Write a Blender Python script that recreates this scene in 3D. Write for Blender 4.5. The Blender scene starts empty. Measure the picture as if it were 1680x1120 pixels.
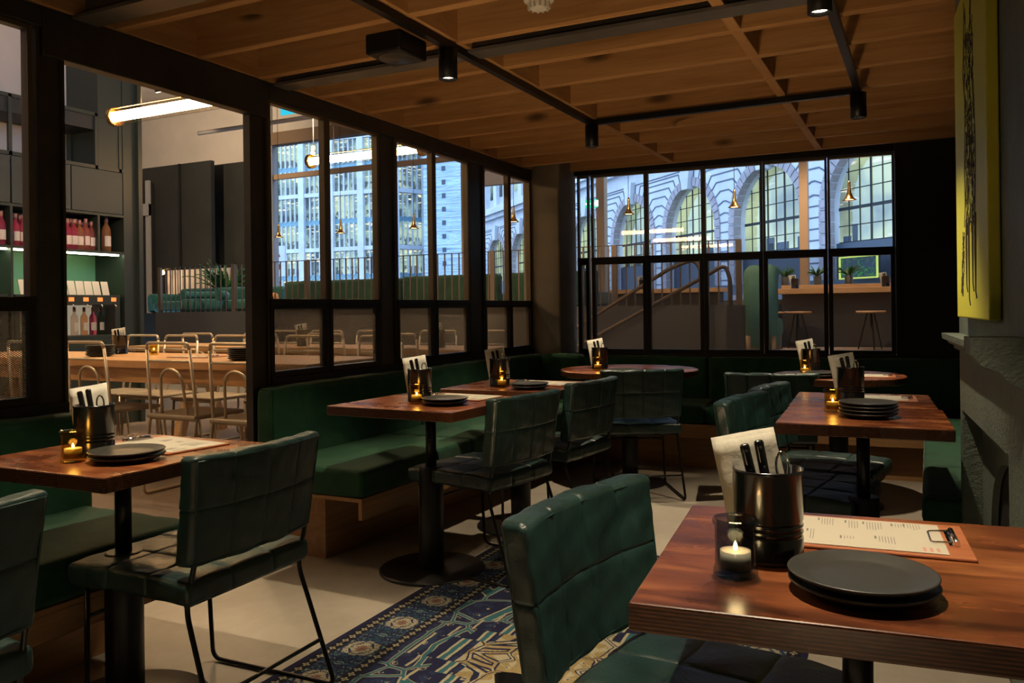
import bpy, bmesh, math, random
from mathutils import Vector, Matrix
random.seed(7)
PI=math.pi
SC=bpy.context.scene
COL=SC.collection
TH=math.radians(26.6)

# ---------------------------------------------------------------- mesh helpers
class MB:
    def __init__(s): s.bm=bmesh.new(); s.mi=0
    def _f(s,vs,smooth=False):
        try:
            f=s.bm.faces.new(vs); f.material_index=s.mi; f.smooth=smooth; return f
        except ValueError: return None
    def box(s,x0,x1,y0,y1,z0,z1,M=None):
        P=[Vector(p) for p in ((x0,y0,z0),(x1,y0,z0),(x1,y1,z0),(x0,y1,z0),(x0,y0,z1),(x1,y0,z1),(x1,y1,z1),(x0,y1,z1))]
        if M: P=[M@p for p in P]
        v=[s.bm.verts.new(p) for p in P]
        for q in ((3,2,1,0),(4,5,6,7),(0,1,5,4),(1,2,6,5),(2,3,7,6),(3,0,4,7)): s._f([v[i] for i in q])
        return s
    def tube(s,pts,r,seg=8,closed=False,caps=True,smooth=True):
        pts=[Vector(p) for p in pts]; n=len(pts); rings=[]
        up=None
        for i,p in enumerate(pts):
            if closed: t=(pts[(i+1)%n]-pts[i-1]).normalized()
            else:
                a=pts[max(i-1,0)]; b=pts[min(i+1,n-1)]; t=(b-a).normalized()
            if up is None:
                up=Vector((0,0,1)) if abs(t.z)<.9 else Vector((1,0,0))
            u=(up-t*up.dot(t))
            if u.length<1e-5: u=t.orthogonal()
            u.normalize(); up=u; w=t.cross(u)
            rr=r[i] if isinstance(r,(list,tuple)) else r
            rings.append([s.bm.verts.new(p+(u*math.cos(k*2*PI/seg)+w*math.sin(k*2*PI/seg))*rr) for k in range(seg)])
        m=n if closed else n-1
        for i in range(m):
            A=rings[i];B=rings[(i+1)%n]
            for k in range(seg): s._f([A[k],A[(k+1)%seg],B[(k+1)%seg],B[k]],smooth)
        if caps and not closed:
            s._f(list(reversed(rings[0]))); s._f(rings[-1])
        return s
    def lathe(s,prof,seg=32,c=(0,0,0),closed=False,smooth=True):
        rings=[]
        for r,z in prof:
            if r<1e-6: rings.append([s.bm.verts.new((c[0],c[1],c[2]+z))])
            else: rings.append([s.bm.verts.new((c[0]+r*math.cos(k*2*PI/seg),c[1]+r*math.sin(k*2*PI/seg),c[2]+z)) for k in range(seg)])
        N=len(rings)
        for i in range(N if closed else N-1):
            A=rings[i];B=rings[(i+1)%N]
            for k in range(seg):
                k2=(k+1)%seg
                if len(A)==1 and len(B)==1: continue
                if len(A)==1: s._f([A[0],B[k2],B[k]],smooth)
                elif len(B)==1: s._f([A[k],A[k2],B[0]],smooth)
                else: s._f([A[k],A[k2],B[k2],B[k]],smooth)
        return s
    def poly(s,pts,depth=None,smooth=False):
        # planar polygon (list of 3D pts); depth = extrusion vector
        a=[s.bm.verts.new(Vector(p)) for p in pts]
        if depth is None: s._f(a); return s
        d=Vector(depth); b=[s.bm.verts.new(Vector(p)+d) for p in pts]
        s._f(list(reversed(a))); s._f(b)
        n=len(a)
        for i in range(n): s._f([a[i],a[(i+1)%n],b[(i+1)%n],b[i]],smooth)
        return s
    def bar(s,a,b,w,d,nrm):
        # rectangular bar from a to b: w across (in plane), d thick along nrm
        a=Vector(a);b=Vector(b);n=Vector(nrm).normalized();t=(b-a).normalized();u=t.cross(n)
        P=[a-u*w/2-n*d/2,a+u*w/2-n*d/2,a+u*w/2+n*d/2,a-u*w/2+n*d/2]
        s.poly(P,b-a); return s
    def build(s,name,mat,parent=None,bevel=0,bseg=2,solid=0,norm=True,loc=None,rot=None):
        bm=s.bm
        if norm: bmesh.ops.recalc_face_normals(bm,faces=bm.faces)
        me=bpy.data.meshes.new(name); bm.to_mesh(me); bm.free()
        for m in (mat if isinstance(mat,(list,tuple)) else [mat]): me.materials.append(m)
        o=bpy.data.objects.new(name,me); COL.objects.link(o)
        if parent: o.parent=parent
        if loc: o.location=loc
        if rot: o.rotation_euler=rot
        if bevel:
            md=o.modifiers.new('Bevel','BEVEL'); md.width=bevel; md.segments=bseg; md.limit_method='ANGLE'; md.angle_limit=math.radians(40)
            me.shade_smooth() if False else None
        if solid:
            md=o.modifiers.new('Solid','SOLIDIFY'); md.thickness=solid; md.offset=0
        return o

def curve_path(pts,rad,n=5):
    # round the corners of a polyline
    P=[Vector(p) for p in pts]; out=[P[0]]
    for i in range(1,len(P)-1):
        a,b,c=P[i-1],P[i],P[i+1]
        r=rad[i] if isinstance(rad,(list,tuple)) else rad
        d1=(a-b);d2=(c-b); l=min(r,d1.length*.45,d2.length*.45)
        p0=b+d1.normalized()*l; p1=b+d2.normalized()*l
        for k in range(n+1):
            t=k/n; out.append(p0*(1-t)**2+b*2*t*(1-t)+p1*t*t)
    out.append(P[-1]); return out

def cushion(sx,sy,sz,r=.02,seamx=(),seamy=(),seamz=(),sd=.004,puff=.006,puffsides='z',bend=None,nx=30,ny=30,nz=8,wr=0.0,seed=0,sw=.006):
    """rounded upholstered block centred on origin, seams pressed in, panels puffed"""
    mb=MB(); bm=mb.bm
    hx,hy,hz=sx/2,sy/2,sz/2
    def lin(h,n,seams):
        a=set(round(-h+2*h*i/n,5) for i in range(n+1))
        for q in seams:
            for d in (-sw*1.6,-sw*.6,0,sw*.6,sw*1.6): a.add(round(q+d,5))
        for d in (0.15,.35,.65,1): a.add(round(h-r*d,5)); a.add(round(-h+r*d,5))
        a=sorted(x for x in a if -h<=x<=h); o=[a[0]]
        for x in a[1:]:
            if x-o[-1]>.0012: o.append(x)
        o[-1]=h; return o
    X=lin(hx,nx,seamx);Y=lin(hy,ny,seamy);Z=lin(hz,nz,seamz)
    rnd=random.Random(seed); ph=[rnd.uniform(0,6) for _ in range(8)]
    cache={}
    def near(v,seams,h):
        e=sorted([-h]+list(seams)+[h]); lo=max([q for q in e if q<=v+1e-6]); hi=min([q for q in e if q>=v-1e-6])
        if hi-lo<1e-6: return 0
        t=(v-lo)/(hi-lo); return math.sin(PI*t)**.6 if 0<t<1 else 0
    def V(x,y,z):
        k=(round(x,5),round(y,5),round(z,5))
        if k in cache: return cache[k]
        p=Vector((x,y,z)); inner=Vector((max(-hx+r,min(hx-r,x)),max(-hy+r,min(hy-r,y)),max(-hz+r,min(hz-r,z))))
        d=p-inner; n=d.normalized() if d.length>1e-7 else Vector((0,0,1))
        p=inner+n*r
        g=0
        for q in seamx: g+=math.exp(-((x-q)/sw)**2)*(1-abs(n.x))
        for q in seamy: g+=math.exp(-((y-q)/sw)**2)*(1-abs(n.y))
        for q in seamz: g+=math.exp(-((z-q)/sw)**2)*(1-abs(n.z))
        pf=0
        if puffsides=='z': pf=near(x,seamx,hx)*near(y,seamy,hy)*abs(n.z)
        elif puffsides=='y': pf=near(x,seamx,hx)*near(z,seamz,hz)*abs(n.y)
        w=wr*(math.sin(x*43+z*17+y*31+ph[0])+math.sin(x*91-z*63+ph[1]+y*71)*.6+math.sin((x+y)*29+z*97+ph[2])*.6)
        p=p+n*(puff*pf-sd*min(g,1.2)+w)
        if bend: p=bend(p)
        v=bm.verts.new(p); cache[k]=v; return v
    def grid(A,B,fn,flip):
        for i in range(len(A)-1):
            for j in range(len(B)-1):
                q=[V(*fn(A[i],B[j])),V(*fn(A[i+1],B[j])),V(*fn(A[i+1],B[j+1])),V(*fn(A[i],B[j+1]))]
                if flip: q.reverse()
                mb._f(q,True)
    grid(X,Y,lambda a,b:(a,b,hz),False); grid(X,Y,lambda a,b:(a,b,-hz),True)
    grid(X,Z,lambda a,b:(a,-hy,b),False); grid(X,Z,lambda a,b:(a,hy,b),True)
    grid(Y,Z,lambda a,b:(hx,a,b),False); grid(Y,Z,lambda a,b:(-hx,a,b),True)
    return mb

# ---------------------------------------------------------------- objects
def thing(name,label,cat,loc=(0,0,0),rz=0,group=None):
    o=bpy.data.objects.new(name,None); COL.objects.link(o); o.empty_display_size=.05
    o.location=loc; o.rotation_euler=(0,0,rz); o['label']=label; o['category']=cat
    if group: o['group']=group
    return o
def tag(o,label,cat,group=None,kind=None):
    o['label']=label; o['category']=cat
    if group: o['group']=group
    if kind: o['kind']=kind
    return o
def struct(o,label=None,cat=None):
    o['kind']='structure'
    if label: o['label']=label
    if cat: o['category']=cat
    return o
def dup(root,loc,rz=0,label=None,group=None,tilt=None,scale=None):
    r=root.copy(); COL.objects.link(r); r.location=loc; r.rotation_euler=(0,0,rz) if tilt is None else tilt
    if scale: r.scale=(scale,)*3
    if label: r['label']=label
    if group: r['group']=group
    for ch in list(root.children):
        cc=ch.copy(); COL.objects.link(cc); cc.parent=r
        for g in list(ch.children):
            d=g.copy(); COL.objects.link(d); d.parent=cc
    return r

# ---------------------------------------------------------------- materials
def newmat(name):
    m=bpy.data.materials.new(name); m.use_nodes=True; nt=m.node_tree; nt.nodes.clear()
    out=nt.nodes.new('ShaderNodeOutputMaterial'); return m,nt,out
def N(nt,t,**kw):
    n=nt.nodes.new(t)
    for k,v in kw.items():
        if k.startswith('i_'):
            key=k[2:].replace('_',' ')
            n.inputs[key].default_value=v
        else: setattr(n,k,v)
    return n
def L(nt,a,b): nt.links.new(a,b)
def ramp(nt,fac,stops,interp='LINEAR'):
    r=nt.nodes.new('ShaderNodeValToRGB'); r.color_ramp.interpolation=interp
    e=r.color_ramp.elements
    while len(e)>1: e.remove(e[0])
    e[0].position=stops[0][0]; e[0].color=(*stops[0][1],1)
    for p,c in stops[1:]:
        x=e.new(p); x.color=(*c,1)
    L(nt,fac,r.inputs[0]); return r.outputs[0]
def coords(nt,scale=(1,1,1),kind='Object',rot=(0,0,0)):
    tc=nt.nodes.new('ShaderNodeTexCoord'); mp=nt.nodes.new('ShaderNodeMapping')
    mp.inputs['Scale'].default_value=scale; mp.inputs['Rotation'].default_value=rot
    if kind=='World':
        g=nt.nodes.new('ShaderNodeNewGeometry'); L(nt,g.outputs['Position'],mp.inputs[0])
    else: L(nt,tc.outputs[kind],mp.inputs[0])
    return mp.outputs[0]
def noise(nt,vec,scale=5,detail=4,rough=.55,dist=0):
    n=nt.nodes.new('ShaderNodeTexNoise'); n.inputs['Scale'].default_value=scale; n.inputs['Detail'].default_value=detail
    n.inputs['Roughness'].default_value=rough; n.inputs['Distortion'].default_value=dist
    L(nt,vec,n.inputs['Vector']); return n.outputs['Fac']
def math_(nt,op,a,b=None,c=None):
    n=nt.nodes.new('ShaderNodeMath'); n.operation=op
    for i,v in enumerate((a,b,c)):
        if v is None: continue
        if isinstance(v,(int,float)): n.inputs[i].default_value=v
        else: L(nt,v,n.inputs[i])
    return n.outputs[0]
def mix(nt,fac,a,b,blend='MIX'):
    n=nt.nodes.new('ShaderNodeMix'); n.data_type='RGBA'; n.blend_type=blend
    for i,v in ((0,fac),(6,a),(7,b)):
        if isinstance(v,(int,float)): n.inputs[i].default_value=v
        elif isinstance(v,tuple): n.inputs[i].default_value=(*v,1)
        else: L(nt,v,n.inputs[i])
    return n.outputs[2]
def pbsdf(nt,out,color,rough=.5,metal=0,bump=None,bs=.2,bd=.01,spec=.5,sheen=0,coat=0,emis=None,estr=0,alpha=None):
    b=nt.nodes.new('ShaderNodeBsdfPrincipled')
    def s(k,v):
        if v is None: return
        if isinstance(v,tuple): b.inputs[k].default_value=(*v,1) if len(v)==3 else v
        elif isinstance(v,(int,float)): b.inputs[k].default_value=v
        else: L(nt,v,b.inputs[k])
    s('Base Color',color); s('Roughness',rough); s('Metallic',metal); s('Specular IOR Level',spec)
    s('Sheen Weight',sheen); s('Coat Weight',coat)
    if sheen: b.inputs['Sheen Roughness'].default_value=.4
    if emis is not None: s('Emission Color',emis); s('Emission Strength',estr)
    if bump is not None:
        bp=nt.nodes.new('ShaderNodeBump'); bp.inputs['Strength'].default_value=bs; bp.inputs['Distance'].default_value=bd
        L(nt,bump,bp.inputs['Height']); L(nt,bp.outputs[0],b.inputs['Normal'])
    L(nt,b.outputs[0],out.inputs[0]); return b
def simple(name,color,rough=.5,metal=0,nscale=0,namt=.15,bs=0,bscale=60,**kw):
    m,nt,out=newmat(name); col=color; bump=None
    if nscale:
        v=coords(nt,kind='Object'); f=noise(nt,v,nscale,5)
        lo=tuple(c*(1-namt) for c in color); hi=tuple(min(1,c*(1+namt)) for c in color)
        col=ramp(nt,f,[(.3,lo),(.7,hi)])
    if bs:
        v=coords(nt,kind='Object'); bump=noise(nt,v,bscale,6)
    pbsdf(nt,out,col,rough,metal,bump=bump,bs=bs,**kw); return m
def emit(name,color,strength):
    m,nt,out=newmat(name); e=N(nt,'ShaderNodeEmission'); e.inputs[0].default_value=(*color,1); e.inputs[1].default_value=strength
    L(nt,e.outputs[0],out.inputs[0]); return m
def wood(name,c0,c1,c2,axis='x',rough=.5,scale=1,knots=0,spec=.4,bs=.15,coat=0,perobj=True):
    m,nt,out=newmat(name)
    st={'x':(.35,5,5),'y':(5,.35,5),'z':(5,5,.35)}[axis]
    v=coords(nt,tuple(a*scale for a in st),'Object')
    if perobj:
        oi=nt.nodes.new('ShaderNodeObjectInfo'); ad=nt.nodes.new('ShaderNodeVectorMath'); ad.operation='ADD'
        mu=math_(nt,'MULTIPLY',oi.outputs['Random'],37.0); L(nt,v,ad.inputs[0]); L(nt,mu,ad.inputs[1]); v=ad.outputs[0]
    f=noise(nt,v,3.0,6,.6,1.2); g=noise(nt,v,14,3,.5,.3)
    fac=math_(nt,'ADD',math_(nt,'MULTIPLY',f,.75),math_(nt,'MULTIPLY',g,.25))
    col=ramp(nt,fac,[(.3,c0),(.5,c1),(.68,c2)])
    if knots:
        vv=coords(nt,tuple(a for a in {'x':(1.2,0,3.2),'y':(0,1.2,3.2),'z':(3.2,3.2,1.3)}[axis]),'Object')
        if perobj:
            ad=nt.nodes.new('ShaderNodeVectorMath'); ad.operation='ADD'; L(nt,vv,ad.inputs[0]); L(nt,mu,ad.inputs[1]); vv=ad.outputs[0]
        vo=nt.nodes.new('ShaderNodeTexVoronoi'); vo.inputs['Scale'].default_value=1.6; L(nt,vv,vo.inputs['Vector'])
        k=ramp(nt,vo.outputs['Distance'],[(.06,(1,1,1)),(.12,(.6,.6,.6)),(.19,(0,0,0))])
        n2=noise(nt,vv,2,2); kk=math_(nt,'MULTIPLY',k,math_(nt,'GREATER_THAN',n2,.40))
        col=mix(nt,math_(nt,'MULTIPLY',kk,.9*knots),col,tuple(c*.22 for c in c0))
    pbsdf(nt,out,col,rough,bump=g,bs=bs,bd=.002,spec=spec,coat=coat); return m

M={}
M['pine']=wood('pine',(.34,.165,.055),(.46,.24,.09),(.56,.32,.13),'x',.6,knots=1)
M['pine_y']=wood('pine_y',(.34,.165,.055),(.46,.24,.09),(.56,.32,.13),'y',.6,knots=.6)
M['ply']=wood('plywood',(.27,.135,.05),(.36,.19,.08),(.45,.26,.12),'y',.5)
M['ply_x']=wood('plywood_x',(.27,.135,.05),(.36,.19,.08),(.45,.26,.12),'x',.5)
M['hallwood']=wood('hall_oak',(.42,.23,.10),(.52,.30,.14),(.60,.37,.19),'x',.45)
M['deck']=simple('dark_deck',(.02,.012,.008),.8)
M['steel']=simple('dark_steel',(.055,.05,.045),.42,.35,nscale=6,namt=.25,bs=.03)
M['steel_lt']=simple('grey_steel_beam',(.14,.13,.12),.4,.3,nscale=5,namt=.2)
M['black']=simple('black_metal',(.012,.012,.013),.38,.3)
M['blackrod']=simple('black_rod',(.02,.019,.018),.3,.6)
M['blackgloss']=simple('black_gloss_tin',(.005,.005,.006),.22,0,coat=.3)
M['plate']=simple('dark_stoneware',(.030,.031,.027),.42,0,nscale=90,namt=.15)
M['column']=simple('column_concrete',(.20,.18,.155),.7,0,nscale=3,namt=.2,bs=.15,bscale=12)
M['wall_dark']=simple('wall_dark_green',(.016,.017,.015),.55,0,nscale=3,namt=.2,bs=.05)
M['wall_black']=simple('wall_black',(.008,.007,.006),.6)
M['meshmetal']=simple('warm_lit_mesh',(.10,.075,.045),.4,.3)  # black mesh coloured lighter and browner, warm light put into the colour
M['framemetal']=simple('warm_lit_frame_metal',(.12,.095,.065),.42,.3,nscale=5,namt=.2)  # dark frames with the tube lamps' warm light painted into the brown
M['wall_white']=simple('hall_white_wall',(.50,.45,.40),.8,0,nscale=2,namt=.06)
M['ceil_white']=simple('hall_ceiling_paint',(.46,.41,.37),.85,0,nscale=1.2,namt=.15)
M['platform']=simple('platform_wall',(.085,.08,.07),.6,0,nscale=2,namt=.12)
M['cabgreen']=simple('cabinet_green',(.022,.031,.023),.45,0)
M['cabdoor']=simple('cabinet_door_grey_green',(.034,.044,.036),.5,0)
M['cablight']=simple('niche_green',(.16,.36,.19),.5)
M['cream']=simple('cream_tube_metal',(.52,.43,.31),.32,.45)
M['creamseat']=simple('cream_seat',(.36,.31,.23),.4,.2)
M['brass']=simple('brass',(.65,.36,.12),.25,1)
M['chrome']=simple('chrome',(.75,.73,.70),.12,1)
M['handle']=simple('black_cutlery_handle',(.012,.011,.011),.18,0,coat=.4)
M['napkin']=simple('napkin_paper',(.50,.48,.40),.8,0,nscale=30,namt=.08,bs=.2,bscale=40)
M['wax']=simple('candle_wax',(.42,.34,.24),.5,0)
M['flame']=emit('candle_flame',(1,.62,.22),28)
M['paper']=simple('menu_paper',(.47,.44,.35),.7,0)
M['ink']=simple('menu_ink',(.16,.15,.13),.8,0)
M['inkred']=simple('menu_ink_red',(.65,.12,.08),.8,0)
M['board']=wood('clipboard_wood',(.30,.095,.04),(.36,.12,.05),(.42,.15,.065),'x',.45)
M['yellow']=simple('canvas_yellow',(.50,.50,.035),.6,0,nscale=5,namt=.05)
M['sketch']=simple('canvas_ink',(.035,.025,.015),.8,0)
M['orange']=simple('orange_cushion',(.62,.26,.07),.8,0)
M['sofa']=simple('teal_sofa',(.012,.10,.075),.85,0,nscale=8,namt=.2,sheen=.3)
M['hedge']=simple('green_bench_back',(.012,.045,.022),.9,0,nscale=6,namt=.35,sheen=.3)
M['mint']=simple('mint_upholstery',(.13,.30,.19),.7,0,nscale=4,namt=.12)
M['white']=simple('white_plastic',(.6,.58,.52),.5)
M['tubelamp']=emit('tube_lamp',(1.0,.60,.25),72)
M['spotface']=emit('spot_lamp_face',(1,.85,.62),22)
M['led']=emit('shelf_led',(.90,1,.66),16)
M['orangescreen']=emit('orange_display',(1,.22,.05),1.6)
M['exitgreen']=emit('exit_sign_green',(.03,.75,.42),1.1)
M['exitblue']=emit('exit_sign_blue',(.03,.50,.68),1.2)
M['exitwhite']=emit('exit_sign_white',(.9,1,1),1.3)
M['wallbulb']=emit('wall_bulb',(1,.55,.22),18)
M['leaf']=simple('leaf_green',(.03,.12,.02),.5,0,nscale=10,namt=.4)
M['pot']=simple('plant_pot',(.05,.045,.04),.6)
M['tanpost']=simple('tan_window_post',(.36,.24,.15),.55)
M['greypost']=simple('grey_pillar',(.25,.24,.24),.7)

def mk_table():
    m,nt,out=newmat('table_top_wood')
    oi=nt.nodes.new('ShaderNodeObjectInfo'); mu=math_(nt,'MULTIPLY',oi.outputs['Random'],23.0)
    def off(v):
        ad=nt.nodes.new('ShaderNodeVectorMath'); ad.operation='ADD'; L(nt,v,ad.inputs[0]); L(nt,mu,ad.inputs[1]); return ad.outputs[0]
    v=off(coords(nt,(1.6,9,1),'Object')); f=noise(nt,v,1.6,6,.62,1.0)
    w=off(coords(nt,(2.2,3.4,1),'Object')); g=noise(nt,w,2.2,4,.55,.5)
    h=noise(nt,off(coords(nt,(6,60,1),'Object')),3,3,.5)
    fac=math_(nt,'ADD',math_(nt,'MULTIPLY',f,.5),math_(nt,'ADD',math_(nt,'MULTIPLY',g,.38),math_(nt,'MULTIPLY',h,.12)))
    top=ramp(nt,fac,[(.34,(.016,.005,.003)),(.43,(.065,.018,.007)),(.52,(.16,.046,.015)),(.60,(.26,.09,.030)),(.70,(.42,.17,.06))])
    # ply layers on the edge
    tc=nt.nodes.new('ShaderNodeTexCoord'); sp=nt.nodes.new('ShaderNodeSeparateXYZ'); L(nt,tc.outputs['Object'],sp.inputs[0])
    lay=math_(nt,'SINE',math_(nt,'MULTIPLY',sp.outputs['Z'],1150.0))
    n2=noise(nt,coords(nt,(8,8,90),'Object'),6,3)
    le=math_(nt,'ADD',math_(nt,'MULTIPLY',lay,.25),n2)
    edge=ramp(nt,le,[(.3,(.03,.010,.005)),(.6,(.09,.03,.012)),(.85,(.17,.065,.026))])
    g2=nt.nodes.new('ShaderNodeNewGeometry'); s2=nt.nodes.new('ShaderNodeSeparateXYZ'); L(nt,g2.outputs['Normal'],s2.inputs[0])
    fz=math_(nt,'GREATER_THAN',math_(nt,'ABSOLUTE',s2.outputs['Z']),.6)
    col=mix(nt,fz,edge,top)
    pbsdf(nt,out,col,ramp(nt,g,[(.3,(.22,)*3),(.7,(.36,)*3)]),spec=.5,bump=h,bs=.06,bd=.001); return m
M['table']=mk_table()

def mk_leather():
    m,nt,out=newmat('green_leather')
    v=coords(nt,(1,1,1),'Object'); f=noise(nt,v,5,5,.6,.8); g=noise(nt,v,140,3,.6); w=noise(nt,coords(nt,(3,3,1),'Object'),6,6,.65,1.6)
    col=ramp(nt,f,[(.3,(.008,.020,.019)),(.55,(.012,.036,.032)),(.75,(.022,.060,.055))])
    bump=math_(nt,'ADD',math_(nt,'MULTIPLY',g,.12),math_(nt,'MULTIPLY',w,.9))
    pbsdf(nt,out,col,ramp(nt,f,[(.3,(.30,)*3),(.7,(.44,)*3)]),spec=.55,bump=bump,bs=.28,bd=.012); return m
M['leather']=mk_leather()
def mk_velvet():
    m,nt,out=newmat('green_velvet')
    v=coords(nt,(1,1,1),'World'); f=noise(nt,v,3.5,5,.6,.8); g=noise(nt,v,220,2,.6)
    col=ramp(nt,f,[(.3,(.008,.040,.020)),(.55,(.014,.066,.032)),(.75,(.026,.098,.046))])
    pbsdf(nt,out,col,.78,spec=.2,sheen=.15,bump=g,bs=.25,bd=.002); return m
M['velvet']=mk_velvet()
def mk_floor(name,c0,c1,c2):
    m,nt,out=newmat(name)
    v=coords(nt,(1,1,1),'World'); f=noise(nt,v,1.3,7,.62,.6); g=noise(nt,v,9,5,.6,.5)
    fac=math_(nt,'ADD',math_(nt,'MULTIPLY',f,.65),math_(nt,'MULTIPLY',g,.35))
    col=ramp(nt,fac,[(.32,c0),(.5,c1),(.68,c2)])
    pbsdf(nt,out,col,ramp(nt,f,[(.3,(.38,)*3),(.7,(.6,)*3)]),bump=g,bs=.06,bd=.004,spec=.4); return m
M['floor']=mk_floor('polished_concrete',(.25,.22,.17),(.31,.275,.22),(.37,.33,.27))
M['plaster']=None
def mk_plaster():
    m,nt,out=newmat('chimney_plaster')
    v=coords(nt,(1,1,1),'World'); f=noise(nt,v,2.2,6,.6,.8); st=noise(nt,coords(nt,(14,14,1.2),'World'),1.2,4,.6)
    pit=noise(nt,v,60,3,.7)
    fac=math_(nt,'ADD',math_(nt,'MULTIPLY',f,.6),math_(nt,'MULTIPLY',st,.4))
    col=ramp(nt,fac,[(.3,(.070,.092,.074)),(.55,(.105,.130,.106)),(.75,(.155,.180,.150))])
    pbsdf(nt,out,col,.62,bump=pit,bs=.8,bd=.006,spec=.4); return m
M['plaster']=mk_plaster()

def mk_glass():
    m,nt,out=newmat('window_glass')
    fr=nt.nodes.new('ShaderNodeLayerWeight'); fr.inputs[0].default_value=.5
    fac=math_(nt,'ADD',math_(nt,'MULTIPLY',math_(nt,'POWER',fr.outputs['Facing'],5.0),.9),.035)
    t=N(nt,'ShaderNodeBsdfTransparent'); t.inputs[0].default_value=(.95,.96,.95,1)
    g=N(nt,'ShaderNodeBsdfGlossy'); g.inputs['Roughness'].default_value=.02
    mx=N(nt,'ShaderNodeMixShader'); L(nt,fac,mx.inputs[0]); L(nt,t.outputs[0],mx.inputs[1]); L(nt,g.outputs[0],mx.inputs[2])
    L(nt,mx.outputs[0],out.inputs[0]); return m
M['glass']=mk_glass()
def tinted(name,col,rough=.05,glossy=.18):
    m,nt,out=newmat(name)
    fr=nt.nodes.new('ShaderNodeLayerWeight'); fr.inputs[0].default_value=.5
    t=N(nt,'ShaderNodeBsdfTransparent'); t.inputs[0].default_value=(*col,1)
    g=N(nt,'ShaderNodeBsdfGlossy'); g.inputs['Roughness'].default_value=rough
    mx=N(nt,'ShaderNodeMixShader'); f=math_(nt,'ADD',math_(nt,'MULTIPLY',math_(nt,'POWER',fr.outputs['Facing'],4.0),.5),glossy*.1)
    L(nt,f,mx.inputs[0]); L(nt,t.outputs[0],mx.inputs[1]); L(nt,g.outputs[0],mx.inputs[2])
    L(nt,mx.outputs[0],out.inputs[0]); return m
M['amber']=tinted('amber_glass',(.90,.80,.46))
M['greyglass']=tinted('smoke_blue_glass',(.60,.68,.75))
M['lampglass']=tinted('clear_lamp_glass',(.97,.95,.9))
for nm,c in dict(rose=(.9,.28,.22),pink=(.95,.18,.28),amberw=(.9,.45,.2),pale=(.9,.66,.5),darkg=(.10,.14,.08)).items():
    mm,nt,out=newmat('wine_'+nm)
    b=pbsdf(nt,out,c,.08,spec=.6); b.inputs['Transmission Weight'].default_value=.8; b.inputs['IOR'].default_value=1.15
    M['w_'+nm]=mm
M['winelabel']=simple('wine_label',(.68,.60,.50),.7,0)
M['winecap']=simple('wine_capsule',(.45,.22,.18),.4,.3)

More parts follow.
